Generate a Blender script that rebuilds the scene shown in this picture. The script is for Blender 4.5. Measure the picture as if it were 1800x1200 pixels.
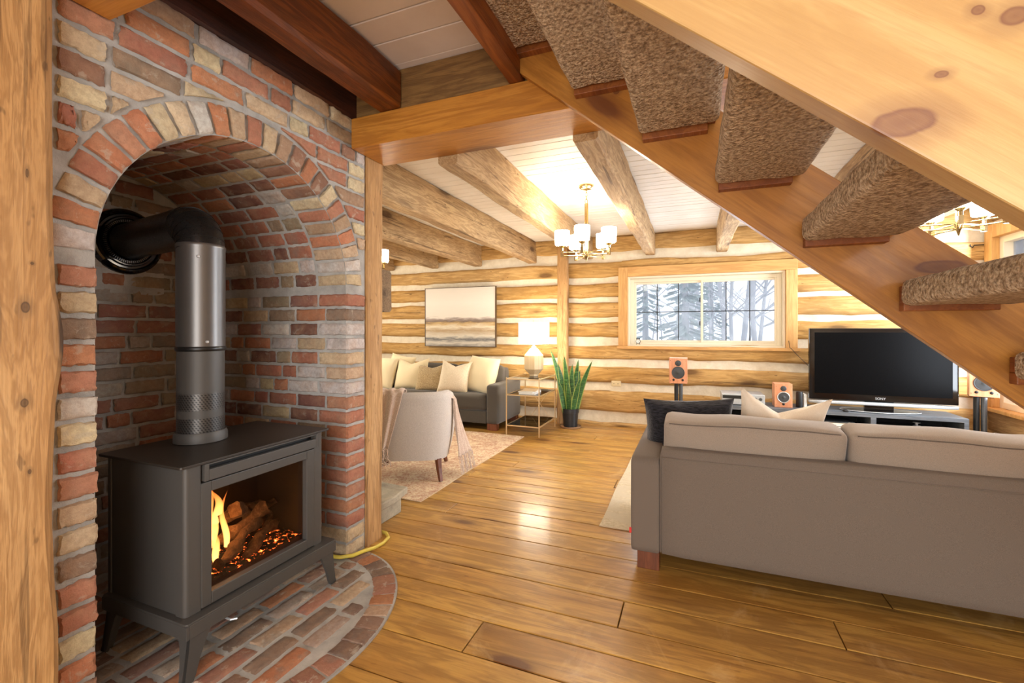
import bpy, math, random
from math import sin, cos, pi, sqrt, radians as R
from mathutils import Vector, Matrix, Euler, noise
random.seed(7)
S = bpy.context.scene
COL = S.collection
for o in list(bpy.data.objects): bpy.data.objects.remove(o)

# ------------------------------------------------------------------ camera, world, exposure, large lights
YAW = math.atan(319/795)
cam_d = bpy.data.cameras.new('camera'); cam = bpy.data.objects.new('camera', cam_d); COL.objects.link(cam)
cam.location = (0, 0, 1.25); cam.rotation_euler = (R(90), 0, YAW)
cam_d.sensor_width = 36; cam_d.lens = 795/1800*36; cam_d.shift_y = -20/1800; cam_d.clip_start = .02
S.camera = cam
S.view_settings.view_transform = 'Standard'; S.view_settings.look = 'None'
S.view_settings.gamma = 1; S.view_settings.use_curve_mapping = False
S.view_settings.exposure = 0.0
W = bpy.data.worlds.new('world'); S.world = W; W.use_nodes = True
W.node_tree.nodes['Background'].inputs[0].default_value = (.86, .92, 1, 1)
W.node_tree.nodes['Background'].inputs[1].default_value = 1.7
def area(name, loc, rot, sx, sy, e, col):
    l = bpy.data.lights.new(name, 'AREA'); l.shape = 'RECTANGLE'; l.size = sx; l.size_y = sy; l.energy = e; l.color = col
    o = bpy.data.objects.new(name, l); o.location = loc; o.rotation_euler = rot; COL.objects.link(o); return o
# daylight at the windows in view; the rest are unseen fills
area('daylight_window_back', (.1, 5.9, 1.5), (R(-90), 0, 0), 1.6, .8, 26, (.80, .89, 1))
area('daylight_window_right', (2.6, 4.9, 1.4), (0, R(90), 0), 1.6, 2.0, 145, (.84, .91, 1))
area('left_fill', (-5.15, 4.3, 1.5), (0, R(-90), 0), 1.2, 1.6, 55, (1, .90, .74))  # warm fill added to brighten the left side; that wall has no window
area('daylight_fill_front', (.6, -2.45, 1.15), (R(90), 0, 0), 3.0, 2.1, 160, (1, .97, .94))  # unseen source behind the camera, enlarged and lowered to light undersides
area('stairwell_fill', (.9, .4, 4.6), (0, 0, 0), 1.8, 1.6, 40, (1, .97, .93))  # weak unseen lamp added under the closed stairwell roof

# ------------------------------------------------------------------ mesh helpers
def tag(o, label=None, cat=None, group=None, kind=None):
    if label: o['label'] = label
    if cat: o['category'] = cat
    if group: o['group'] = group
    if kind: o['kind'] = kind
    return o
def thing(name, label, cat, loc=(0, 0, 0), rz=0, group=None):
    o = bpy.data.objects.new(name, None); COL.objects.link(o); o.empty_display_size = .1
    o.location = loc; o.rotation_euler = (0, 0, rz)
    return tag(o, label, cat, group)
class MB:
    def __init__(s): s.v = []; s.f = []; s.m = []; s.c = []; s.cur = 0; s.col = None
    def add(s, vs, fs, mat=None):
        b = len(s.v); s.v += [tuple(v) for v in vs]; s.c += [s.col or (1, 1, 1, 1)]*len(vs)
        for f in fs: s.f.append(tuple(b+i for i in f)); s.m.append(s.cur if mat is None else mat)
        return s
    def box(s, x0, x1, y0, y1, z0, z1, mat=None, M=None):
        vs = [Vector((x, y, z)) for z in (z0, z1) for y in (y0, y1) for x in (x0, x1)]
        if M: vs = [M @ v for v in vs]
        return s.add(vs, [(0, 2, 3, 1), (4, 5, 7, 6), (0, 1, 5, 4), (2, 6, 7, 3), (0, 4, 6, 2), (1, 3, 7, 5)], mat)
    def grid(s, fn, nu, nv, mat=None, closeu=False, closev=False):
        vs = [fn(i/(nu), j/(nv)) for j in range(nv+(not closev)) for i in range(nu+(not closeu))]
        wu = nu+(not closeu); hv = nv+(not closev); fs = []
        for j in range(nv):
            for i in range(nu):
                i2 = (i+1) % wu; j2 = (j+1) % hv
                fs.append((j*wu+i, j*wu+i2, j2*wu+i2, j2*wu+i))
        return s.add(vs, fs, mat)
    def tube(s, pts, r, n=10, mat=None, cap=True, close=False):
        pts = [Vector(p) for p in pts]; N = len(pts); rs = r if isinstance(r, (list, tuple)) else [r]*N
        vs = []; up = None
        for i, p in enumerate(pts):
            if close: t = pts[(i+1) % N]-pts[i-1]
            else: t = pts[min(i+1, N-1)]-pts[max(i-1, 0)]
            t.normalize()
            if up is None:
                up = Vector((0, 0, 1)) if abs(t.z) < .9 else Vector((1, 0, 0))
            a = (up-t*up.dot(t)).normalized(); up = a; b = t.cross(a)
            for k in range(n):
                an = 2*pi*k/n; vs.append(p+(a*cos(an)+b*sin(an))*rs[i])
        fs = [(i*n+k, i*n+(k+1) % n, (i+1)*n+(k+1) % n, (i+1)*n+k) for i in range(N-1) for k in range(n)]
        if close: fs += [((N-1)*n+k, (N-1)*n+(k+1) % n, (k+1) % n, k) for k in range(n)]
        elif cap: fs += [tuple(range(n))[::-1], tuple((N-1)*n+k for k in range(n))]
        return s.add(vs, fs, mat)
    def lathe(s, prof, c=(0, 0, 0), n=24, mat=None, M=None, ph=0, cap=True):
        vs = []
        for r, z in prof:
            for k in range(n):
                a = 2*pi*k/n+ph; v = Vector((r*cos(a), r*sin(a), z))
                if M: v = M @ v
                vs.append(v+Vector(c))
        N = len(prof)
        fs = [(i*n+k, i*n+(k+1) % n, (i+1)*n+(k+1) % n, (i+1)*n+k) for i in range(N-1) for k in range(n)]
        if cap: fs += [tuple(range(n))[::-1], tuple((N-1)*n+k for k in range(n))]
        return s.add(vs, fs, mat)
    def prism(s, poly, a, b, axis='y', mat=None):
        n = len(poly)
        mk = {'y': lambda p, t: (p[0], t, p[1]), 'x': lambda p, t: (t, p[0], p[1]), 'z': lambda p, t: (p[0], p[1], t)}[axis]
        vs = [mk(p, a) for p in poly]+[mk(p, b) for p in poly]
        return s.add(vs, [tuple(range(n)), tuple(range(2*n-1, n-1, -1))]+[(i, i+n, (i+1) % n+n, (i+1) % n) for i in range(n)], mat)
    def rbox(s, c, h, r, n=10, bulge=(0, 0, 0), wob=0, seed=0, mat=None, M=None):
        """rounded box of half sizes h, corner radius r, faces puffed by bulge"""
        c = Vector(c); h = Vector(h); r = min(r, h.x, h.y, h.z)
        fs = []; idx = {}; vs = []
        def vid(q):
            k = (round(q[0], 5), round(q[1], 5), round(q[2], 5))
            if k not in idx:
                p = Vector((q[0]*h.x, q[1]*h.y, q[2]*h.z))
                inn = Vector([max(-(h[i]-r), min(h[i]-r, p[i])) for i in range(3)])
                d = p-inn
                if d.length > 1e-9: p = inn+d.normalized()*r
                u, v, w = q
                p.x += bulge[0]*(u)*(1-v*v)*(1-w*w); p.y += bulge[1]*v*(1-u*u)*(1-w*w); p.z += bulge[2]*w*(1-u*u)*(1-v*v)
                if wob:
                    nn = noise.noise_vector(p*5+Vector((seed, seed*1.7, 3))); p += nn*wob
                if M: p = M @ p
                idx[k] = len(vs); vs.append(p+c)
            return idx[k]
        t = [-1+2*i/n for i in range(n+1)]
        t = [math.copysign(abs(x)**.8, x) for x in t]
        for ax in range(3):
            for sg in (-1, 1):
                for i in range(n):
                    for j in range(n):
                        qs = []
                        for (a, b) in ((i, j), (i+1, j), (i+1, j+1), (i, j+1)):
                            q = [0, 0, 0]; q[ax] = sg; q[(ax+1) % 3] = t[a]; q[(ax+2) % 3] = t[b]; qs.append(vid(q))
                        fs.append(tuple(qs) if sg > 0 else tuple(qs[::-1]))
        s.at = lambda q: tuple(vs[vid(q)]) if False else _rb(q)
        def _rb(q):
            k = len(vs); vid(q); r_ = vs[-1] if len(vs) > k else vs[idx[(round(q[0], 5), round(q[1], 5), round(q[2], 5))]]
            return tuple(r_)
        nv_ = list(vs); s.add(nv_, fs, mat)
        return s
    def build(s, name, mats, parent=None, smooth=False, world=False, bevel=0, loc=None, rot=None, angle=None, bseg=2):
        if not isinstance(mats, (list, tuple)): mats = [mats]
        me = bpy.data.meshes.new(name); vs = s.v
        if world and parent is not None:
            L = parent.location; vs = [(v[0]-L.x, v[1]-L.y, v[2]-L.z) for v in vs]
        me.from_pydata(vs, [], s.f)
        for m in mats: me.materials.append(m)
        me.polygons.foreach_set('material_index', s.m)
        if any(c != (1, 1, 1, 1) for c in s.c):
            at = me.color_attributes.new('col', 'FLOAT_COLOR', 'POINT')
            at.data.foreach_set('color', [x for c in s.c for x in c])
        me.polygons.foreach_set('use_smooth', [smooth]*len(s.f))
        me.update()
        o = bpy.data.objects.new(name, me); COL.objects.link(o)
        if parent is not None: o.parent = parent
        if loc: o.location = loc
        if rot: o.rotation_euler = rot
        if bevel:
            md = o.modifiers.new('bevel', 'BEVEL'); md.width = bevel; md.segments = bseg; md.limit_method = 'ANGLE'; md.angle_limit = R(40)
        if angle:
            for p in me.polygons: p.use_smooth = True
            try: me.set_sharp_from_angle(angle=R(angle))
            except Exception: pass
        return o
def struct(o): o['kind'] = 'structure'; return o

# hewn timber: long box along axis with wandering faces
def hewn(mb, x0, x1, y0, y1, z0, z1, axis, amp=.006, seg=None, ch=.008, seed=0, fr=1.0, col=None):
    lo = Vector((x0, y0, z0)); hi = Vector((x1, y1, z1)); ax = 'xyz'.index(axis); a, b = [i for i in range(3) if i != ax]
    L = hi[ax]-lo[ax]; seg = seg or max(6, int(L/.1))
    ca, cb = (lo[a]+hi[a])/2, (lo[b]+hi[b])/2; ha, hb = (hi[a]-lo[a])/2, (hi[b]-lo[b])/2
    prof = [(-1, -1, 1, 0), (-1, -1, 0, 1)]
    pr = []
    for sa, sb in ((-1, -1), (1, -1), (1, 1), (-1, 1)):
        c1 = (sa*(ha-ch), sb*hb); c2 = (sa*ha, sb*(hb-ch))
        first, second = (c2, c1) if (sa*sb > 0) else (c1, c2)
        pr += [first, second]
    # interleave mid-face points
    P = []
    for i in range(8):
        P.append(pr[i]); q = pr[(i+1) % 8]
        if i % 2 == 1: P += [((pr[i][0]*2+q[0])/3, (pr[i][1]*2+q[1])/3), ((pr[i][0]+q[0]*2)/3, (pr[i][1]+q[1]*2)/3)]
    n = len(P); vs = []
    for i in range(seg+1):
        t = lo[ax]+L*i/seg
        for (pa, pb) in P:
            v = [0, 0, 0]; v[ax] = t; v[a] = ca+pa; v[b] = cb+pb
            q = Vector(v)*Vector((1, 1, 1)); qq = Vector((q.x*(1.2 if ax != 0 else .9), q.y*1.2, q.z*1.2))*2.2*fr+Vector((seed*3.1, seed, 0))
            nv = noise.noise_vector(qq)*amp*1.4+noise.noise_vector(qq*3.7)*amp*.5
            v[a] += nv[0]; v[b] += nv[1]
            vs.append(v)
    fs = [(i*n+k, i*n+(k+1) % n, (i+1)*n+(k+1) % n, (i+1)*n+k) for i in range(seg) for k in range(n)]
    fs += [tuple(range(n))[::-1], tuple(seg*n+k for k in range(n))]
    # orientation fix for axis y
    if ax == 1: fs = [f[::-1] for f in fs]
    if col: mb.col = col
    mb.add(vs, fs); mb.col = None
    return mb

# ------------------------------------------------------------------ materials
def srgb(r, g, b):
    f = lambda c: c/12.92 if c <= .04045 else ((c+.055)/1.055)**2.4
    return (f(r), f(g), f(b), 1)
def hexc(h): return srgb(*[int(h[i:i+2], 16)/255 for i in (0, 2, 4)])
class NT:
    def __init__(s, name):
        s.m = bpy.data.materials.new(name); s.m.use_nodes = True; s.t = s.m.node_tree; s.n = s.t.nodes; s.l = s.t.links
        s.p = s.n['Principled BSDF']
    def N(s, typ, **k):
        n = s.n.new(typ)
        for a, b in k.items():
            if a in n.inputs.keys(): n.inputs[a].default_value = b
            else: setattr(n, a, b)
        return n
    def L(s, a, b): s.l.new(a, b)
    def coords(s, scale=(1, 1, 1), rot=(0, 0, 0), kind='Object'):
        tc = s.N('ShaderNodeTexCoord'); mp = s.N('ShaderNodeMapping'); s.L(tc.outputs[kind], mp.inputs[0])
        mp.inputs['Scale'].default_value = scale; mp.inputs['Rotation'].default_value = rot; return mp.outputs[0]
    def noise(s, vec, scale=5, detail=4, rough=.55, dist=0):
        n = s.N('ShaderNodeTexNoise'); s.L(vec, n.inputs['Vector']); n.inputs['Scale'].default_value = scale
        n.inputs['Detail'].default_value = detail; n.inputs['Roughness'].default_value = rough; n.inputs['Distortion'].default_value = dist
        return n.outputs['Fac']
    def ramp(s, fac, stops):
        r = s.N('ShaderNodeValToRGB'); s.L(fac, r.inputs[0]); e = r.color_ramp.elements
        while len(e) < len(stops): e.new(.5)
        for i, (p, c) in enumerate(stops):
            e[i].position = p; e[i].color = c if len(c) == 4 else (*c, 1)
        return r.outputs[0]
    def mix(s, fac, a, b, mode='MIX'):
        n = s.N('ShaderNodeMix'); n.data_type = 'RGBA'; n.blend_type = mode
        for i, x in ((0, fac), (6, a), (7, b)):
            if hasattr(x, 'is_output') or isinstance(x, bpy.types.NodeSocket): s.L(x, n.inputs[i])
            else: n.inputs[i].default_value = x
        return n.outputs[2]
    def math(s, op, a, b=0):
        n = s.N('ShaderNodeMath'); n.operation = op
        for i, x in ((0, a), (1, b)):
            if isinstance(x, bpy.types.NodeSocket): s.L(x, n.inputs[i])
            else: n.inputs[i].default_value = x
        return n.outputs[0]
    def bump(s, h, strength=.3, dist=.01):
        b = s.N('ShaderNodeBump'); b.inputs['Strength'].default_value = strength; b.inputs['Distance'].default_value = dist
        s.L(h, b.inputs['Height']); s.L(b.outputs[0], s.p.inputs['Normal'])
    def base(s, x):
        if isinstance(x, bpy.types.NodeSocket): s.L(x, s.p.inputs['Base Color'])
        else: s.p.inputs['Base Color'].default_value = x
    def rough(s, v): s.p.inputs['Roughness'].default_value = v
def plain(name, col, rough=.5, metal=0, spec=None, coat=0, bump=0, bs=200):
    t = NT(name); t.base(col); t.rough(rough); t.p.inputs['Metallic'].default_value = metal
    if spec is not None: t.p.inputs['Specular IOR Level'].default_value = spec
    if coat: t.p.inputs['Coat Weight'].default_value = coat; t.p.inputs['Coat Roughness'].default_value = .1
    v = t.coords(); h = t.noise(v, bs, 3)
    if bump: t.bump(h, bump, .002)
    else:
        r = t.ramp(h, [(.3, (rough*.85,)*3), (.7, (min(1, rough*1.15),)*3)]); t.L(r, t.p.inputs['Roughness'])
    return t.m
def emit(name, col, st):
    t = NT(name); t.base((0.8, .8, .8, 1)); t.p.inputs['Emission Color'].default_value = col; t.p.inputs['Emission Strength'].default_value = st
    return t.m
def wood(name, dark, mid, light, axis='x', rough=.45, grain=1.0, knots=.5, bump=.15, coat=0, worn=None, wide=9, knotcol=None, rot=0, plank=None, blot=1.0, crack=0, klist=(), korg=(0, 0, 0)):
    t = NT(name); i = 'xyz'.index(axis)
    tc = t.N('ShaderNodeTexCoord'); src = tc.outputs['Object']
    if rot:
        mr = t.N('ShaderNodeMapping'); t.L(src, mr.inputs[0]); mr.inputs['Rotation'].default_value = (0, rot, 0); src = mr.outputs[0]
    def mp(sa, sc):
        m = t.N('ShaderNodeMapping'); t.L(src, m.inputs[0]); v = [sc]*3; v[i] = sa; m.inputs['Scale'].default_value = v; return m.outputs[0]
    if plank:      # per-board offset
        at = t.N('ShaderNodeAttribute'); at.attribute_name = 'col'
        va = t.N('ShaderNodeVectorMath'); va.operation = 'MULTIPLY_ADD'; t.L(at.outputs['Color'], va.inputs[0]); va.inputs[1].default_value = (37, 23, 11); t.L(src, va.inputs[2]); src = va.outputs[0]
    # knots
    vk = t.N('ShaderNodeTexVoronoi'); t.L(mp(1.1, 3.2), vk.inputs['Vector']); vk.inputs['Scale'].default_value = 1.25; vk.inputs['Randomness'].default_value = 1
    kd = vk.outputs['Distance']
    # distort grain near knots
    bend = t.ramp(kd, [(0, (1, 1, 1)), (.45, (0, 0, 0))])
    n0 = t.noise(mp(.5, 4), 1.2, 3, .5, .6)
    n1 = t.noise(mp(.8, wide), 2.0, 5, .6, .5)
    add = t.math('ADD', n1, t.math('MULTIPLY', bend, .35*knots))
    w = t.math('SINE', t.math('MULTIPLY', t.math('ADD', add, t.math('MULTIPLY', n0, .6)), 38*grain))
    w = t.math('MULTIPLY_ADD', w, .5); w.node.inputs[2].default_value = .5
    fine = t.noise(mp(2.5, 90), 2, 3, .7)
    m1 = t.ramp(n0, [(.3, mid), (.68, light)])
    m2 = t.mix(t.math('MULTIPLY', w, .5), m1, dark)
    m3 = t.mix(t.math('MULTIPLY', t.ramp(fine, [(.45, (0, 0, 0)), (.75, (1, 1, 1))]), .35), m2, dark)
    bl = t.noise(mp(1.2, 2.2), 1.8, 4, .6)
    m4 = t.mix(t.math('MULTIPLY', t.ramp(bl, [(.52, (0, 0, 0)), (.75, (1, 1, 1))]), .45*blot), m3, dark)
    kc = knotcol or (dark[0]*.35, dark[1]*.3, dark[2]*.3, 1)
    kf = t.ramp(kd, [(.0, (min(1, knots*1.6),)*3), (.11, (min(1, knots*1.5),)*3), (.16, (knots*.6,)*3), (.27, (0, 0, 0))])
    m5 = t.mix(kf, m4, kc)
    for (kx, ky, kz, ra, rb) in klist:
        sb = t.N('ShaderNodeVectorMath'); sb.operation = 'SUBTRACT'; t.L(tc.outputs['Object'], sb.inputs[0]); sb.inputs[1].default_value = (kx-korg[0], ky-korg[1], kz-korg[2])
        m_ = t.N('ShaderNodeMapping'); t.L(sb.outputs[0], m_.inputs[0]); m_.inputs['Rotation'].default_value = (0, rot, 0)
        sc = [1/rb]*3; sc[i] = 1/ra; m_.inputs['Scale'].default_value = sc
        m2_ = t.N('ShaderNodeMapping'); t.L(m_.outputs[0], m2_.inputs[0])
        ln = t.N('ShaderNodeVectorMath'); ln.operation = 'LENGTH'; t.L(m2_.outputs[0], ln.inputs[0])
        dd = t.math('ADD', ln.outputs['Value'], t.math('MULTIPLY', t.math('SUBTRACT', n1, .5), .9))
        m5 = t.mix(t.ramp(t.math('MULTIPLY', dd, .4), [(0, (.8,)*3), (.22, (.72,)*3), (.34, (.85,)*3), (.42, (.35,)*3), (.7, (.2,)*3), (.98, (0,)*3)]), m5, kc)
    if crack:
        ck = t.noise(mp(.55, 16), 1.6, 3, .6, .3); m5 = t.mix(t.math('MULTIPLY', t.ramp(ck, [(.62, (0, 0, 0)), (.655, (1, 1, 1))]), crack), m5, kc)
        sp_ = t.noise(mp(8, 22), 1.5, 2); m5 = t.mix(t.math('MULTIPLY', t.ramp(sp_, [(.7, (0, 0, 0)), (.74, (1, 1, 1))]), crack), m5, kc)
    if plank:
        hs = t.N('ShaderNodeHueSaturation'); t.L(m5, hs.inputs['Color'])
        t.L(t.math('MULTIPLY_ADD', at.outputs['Fac'], plank), hs.inputs['Value']); hs.inputs['Value'].links[0].from_node.inputs[2].default_value = 1-plank/2
        m5 = hs.outputs[0]
    if worn:
        wn = t.noise(t.coords((1, 1, 1)), 2.3, 8, .7, 1.5)
        m5 = t.mix(t.math('MULTIPLY', t.ramp(wn, [(.56, (0, 0, 0)), (.7, (1, 1, 1))]), .5), m5, worn)
    t.base(m5)
    rr = t.ramp(fine, [(.3, (rough*.8,)*3), (.7, (min(1, rough*1.25),)*3)]); t.L(rr, t.p.inputs['Roughness'])
    if coat: t.p.inputs['Coat Weight'].default_value = coat; t.p.inputs['Coat Roughness'].default_value = .12
    hh = t.math('ADD', t.math('MULTIPLY', fine, .5), t.math('ADD', t.math('MULTIPLY', w, .25), t.math('MULTIPLY', bl, .8)))
    t.bump(hh, bump, .01)
    return t.m
def fabric(name, c1, c2, scale=500, bump=.25, rough=.95, sheen=.3, ax=(1, 1, 1), big=None, bb=.6):
    t = NT(name); v = t.coords(ax); a = t.noise(v, scale, 2, .6); b = t.noise(v, scale*.07, 4)
    col = t.mix(t.ramp(a, [(.35, (0, 0, 0)), (.65, (1, 1, 1))]), c1, c2)
    if big: col = t.mix(t.math('MULTIPLY', t.ramp(b, [(.4, (0, 0, 0)), (.65, (1, 1, 1))]), .5), col, big)
    t.base(col); t.rough(rough); t.p.inputs['Sheen Weight'].default_value = sheen; t.p.inputs['Specular IOR Level'].default_value = .15
    t.bump(t.math('ADD', a, t.math('MULTIPLY', b, bb)), bump, .004); return t.m
def glass(name, tint=(1, 1, 1, 1), refl=.08, rough=.02, haze=None, hz=0):
    m = bpy.data.materials.new(name); m.use_nodes = True; t = m.node_tree; n = t.nodes; n.clear()
    out = n.new('ShaderNodeOutputMaterial'); tr = n.new('ShaderNodeBsdfTransparent'); tr.inputs[0].default_value = tint
    gl = n.new('ShaderNodeBsdfGlossy'); gl.inputs['Roughness'].default_value = rough
    fr = n.new('ShaderNodeFresnel'); fr.inputs[0].default_value = 1.22
    mx = n.new('ShaderNodeMixShader'); t.links.new(fr.outputs[0], mx.inputs[0]); t.links.new(tr.outputs[0], mx.inputs[1]); t.links.new(gl.outputs[0], mx.inputs[2])
    last = mx
    if haze:
        df = n.new('ShaderNodeBsdfTranslucent'); df.inputs[0].default_value = haze
        nz = n.new('ShaderNodeTexNoise'); nz.inputs['Scale'].default_value = 6; mm = n.new('ShaderNodeMath'); mm.operation = 'MULTIPLY'; mm.inputs[1].default_value = hz*2
        t.links.new(nz.outputs['Fac'], mm.inputs[0])
        m2 = n.new('ShaderNodeMixShader'); t.links.new(mm.outputs[0], m2.inputs[0]); t.links.new(last.outputs[0], m2.inputs[1]); t.links.new(df.outputs[0], m2.inputs[2]); last = m2
    t.links.new(last.outputs[0], out.inputs[0]); return m

# woods
W_pine = wood('pine_board', hexc('a67c46'), hexc('ba9458'), hexc('caaa74'), 'x', .38, .55, .55, .05, rot=R(-39.7), knotcol=hexc('6a3a26'), wide=5, coat=.15, blot=.5, korg=(2.2, 1.45, 0), klist=[(.318, .918, 1.587, .042, .022), (.4515, .918, 1.725, .020, .016), (.409, .918, 1.745, .009, .008), (.3645, .918, 1.655, .010, .006)])
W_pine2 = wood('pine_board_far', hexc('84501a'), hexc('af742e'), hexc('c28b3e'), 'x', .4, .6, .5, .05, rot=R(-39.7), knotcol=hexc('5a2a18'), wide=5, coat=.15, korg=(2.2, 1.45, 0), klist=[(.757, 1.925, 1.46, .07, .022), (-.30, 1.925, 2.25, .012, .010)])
W_tread = wood('tread_wood', hexc('6a3414'), hexc('8e5022'), hexc('a0602c'), 'y', .45, .7, .4, .06)
W_header = wood('header_wood', hexc('8e5218'), hexc('b97a2c'), hexc('c98b3a'), 'x', .4, .6, .45, .08, knotcol=hexc('5b3320'))
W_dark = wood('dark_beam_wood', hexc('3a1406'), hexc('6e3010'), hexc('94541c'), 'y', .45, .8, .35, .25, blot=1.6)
W_hboard = wood('stained_board_wood', hexc('4c2e12'), hexc('7c5a30'), hexc('93703f'), 'x', .6, .8, .4, .2, blot=1.8)
W_plate_shade = wood('wall_plate_shaded_wood', hexc('200a04'), hexc('3c1a0c'), hexc('55260f'), 'y', .6, .8, .35, .25, blot=1.6)  # dark variant of the beam wood; the gap's shade is in the colour
W_trim = wood('trimmer_wood', hexc('5c2408'), hexc('8a4416'), hexc('a05c22'), 'y', .45, .7, .3, .1)
W_beam = wood('weathered_beam_wood', hexc('7e5c38'), hexc('b29064'), hexc('cdb084'), 'y', .8, 1.1, .55, .6, wide=7, crack=.6, knotcol=hexc('4a3018'))
W_post = wood('post_wood', hexc('92693c'), hexc('b98e58'), hexc('cda573'), 'z', .75, 1.1, .5, .4, wide=8, crack=.5)
W_postL = wood('slab_post_wood', hexc('8c6030'), hexc('b8884f'), hexc('caa06a'), 'z', .6, 1.5, .6, .25, wide=6, crack=.45, knotcol=hexc('3a2412'), klist=[(-1.655, .637, 1.311, .016, .010), (-1.655, .635, 1.056, .014, .010), (-1.655, .645, .87, .007, .004), (-1.655, .64, 1.67, .012, .003), (-1.655, .65, 1.43, .004, .004)])
W_log = wood('log_wood', hexc('94692f'), hexc('c39955'), hexc('d8b277'), 'x', .8, .8, .45, .6, wide=7, blot=1.2, crack=.6, knotcol=hexc('4a2c12'))
W_logy = wood('log_wood_side', hexc('8a6640'), hexc('b08a5c'), hexc('c6a678'), 'y', .8, .8, .45, .55, wide=7, crack=.6)
W_wtrim = wood('window_trim_wood', hexc('b07c40'), hexc('cf9d5a'), hexc('dcb070'), 'x', .5, .6, .4, .08)
W_wtrimz = wood('window_trim_wood_upright', hexc('b07c40'), hexc('cf9d5a'), hexc('dcb070'), 'z', .5, .6, .4, .08)
W_floor = wood('floor_boards', hexc('7c5220'), hexc('b2823c'), hexc('cda152'), 'x', .36, .7, .6, .06, coat=.2, worn=hexc('d8b47c'), plank=.2, wide=5, crack=.3, knotcol=hexc('5c3010'))
W_sofafoot = wood('foot_wood', hexc('4a2410'), hexc('6e3a1c'), hexc('80482a'), 'z', .45, .8, 0, .05)
W_mantel = wood('mantel_wood', hexc('5e4a38'), hexc('8c7458'), hexc('a28a6c'), 'x', .9, 1.2, .6, .8)
M_white = None
def paint(name, c, c2, rough=.55):
    t = NT(name); v = t.coords(); a = t.noise(v, 3, 5); b = t.noise(v, 60, 4)
    t.base(t.mix(t.ramp(a, [(.35, (0, 0, 0)), (.75, (1, 1, 1))]), c, c2)); t.rough(rough); t.bump(b, .12, .004); return t.m
M_ceil = paint('white_ceiling_paint', hexc('f3efe8'), hexc('e6ded2'))
M_ceil2 = paint('white_ceiling_paint_near', hexc('efe7e2'), hexc('e0d6cf'))
M_chink = NT('chinking'); v = M_chink.coords(); a = M_chink.noise(v, 9, 6, .65); M_chink.base(M_chink.ramp(a, [(.3, hexc('d9cdb4')), (.7, hexc('efe6d2'))])); M_chink.rough(.9); M_chink.bump(a, .5, .02); M_chink = M_chink.m
M_plaster = paint('plaster', hexc('e8e0d0'), hexc('dcd2c0'), .9)
t = NT('mortar'); v = t.coords(); a = t.noise(v, 7, 6, .65); b = t.noise(v, 150, 4, .7)
t.base(t.ramp(a, [(.3, hexc('918f8a')), (.5, hexc('aba9a4')), (.72, hexc('c0beb8'))])); t.rough(.95); t.bump(t.math('ADD', a, t.math('MULTIPLY', b, .4)), .6, .012); M_mortar = t.m
def brickmat(name, white=.5, dirt=.5):
    t = NT(name); at = t.N('ShaderNodeAttribute'); at.attribute_name = 'col'; v = t.coords()
    n1 = t.noise(v, 16, 8, .68, .4); n2 = t.noise(v, 55, 6, .7); n3 = t.noise(v, 7, 4, .6); n4 = t.noise(v, 260, 3, .7)
    n0 = t.noise(v, 11, 5, .6, .6)
    c = t.mix(t.math('MULTIPLY', t.ramp(n0, [(.42, (0, 0, 0)), (.7, (1, 1, 1))]), .45), at.outputs['Color'], hexc('b99678'))
    c = t.mix(t.math('MULTIPLY', t.ramp(n2, [(.4, (0, 0, 0)), (.62, (1, 1, 1))]), .28), c, hexc('75513f'))
    c = t.mix(t.math('MULTIPLY', t.ramp(n1, [(.58, (0, 0, 0)), (.63, (1, 1, 1))]), white), c, hexc('c2b8a6'))
    c = t.mix(t.math('MULTIPLY', t.ramp(n3, [(.55, (0, 0, 0)), (.75, (1, 1, 1))]), dirt), c, hexc('7d7870'))
    c = t.mix(t.math('MULTIPLY', t.ramp(n4, [(.62, (0, 0, 0)), (.7, (1, 1, 1))]), .35), c, hexc('4a3a30'))
    t.base(c); t.rough(.92); t.p.inputs['Specular IOR Level'].default_value = .2
    t.bump(t.math('ADD', t.math('MULTIPLY', n1, .8), t.math('ADD', n2, t.math('MULTIPLY', n4, .5))), .7, .006); return t.m
M_brick = brickmat('old_brick', .45, .25)
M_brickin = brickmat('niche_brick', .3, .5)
M_brickfl = brickmat('hearth_brick', .55, .9)
t = NT('stone'); v = t.coords(); a = t.noise(v, 4, 8, .7, .5); b = t.noise(v, 40, 5, .7)
t.base(t.ramp(a, [(.3, hexc('7f7a6c')), (.5, hexc('a8a18f')), (.7, hexc('c9c0a8'))])); t.rough(.85); t.bump(t.math('ADD', a, t.math('MULTIPLY', b, .3)), .6, .02); M_stone = t.m
# stove
M_iron = plain('stove_iron', hexc('504e4b'), .48, .25, bump=.15, bs=900)
M_irontop = plain('stove_top_iron', hexc('38332e'), .42, .3, bump=.15, bs=900)
M_black = plain('black_paint', hexc('121212'), .35)
M_blackin = plain('firebox_lining', hexc('30241a'), .9)
M_pipe = plain('stove_pipe_metal', hexc('6e6c6a'), .36, .75, bump=.03, bs=600)
M_pipe2 = plain('stove_pipe_black', hexc('191919'), .3, .2)
t = NT('pierced_pipe'); v = t.coords((1, 1, 1)); tc = t.N('ShaderNodeTexCoord')
sx = t.N('ShaderNodeSeparateXYZ'); t.L(tc.outputs['Object'], sx.inputs[0])
an = t.math('MULTIPLY', t.math('ARCTAN2', sx.outputs[1], sx.outputs[0]), 44/(2*pi)*1.0)
w1 = t.math('SINE', t.math('MULTIPLY', t.math('ADD', an, t.math('MULTIPLY', sx.outputs[2], 55)), 2*pi))
w2 = t.math('SINE', t.math('MULTIPLY', sx.outputs[2], 2*pi*110))
hole = t.math('MULTIPLY', t.math('GREATER_THAN', w1, 0.0), t.math('GREATER_THAN', w2, -.5))
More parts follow.
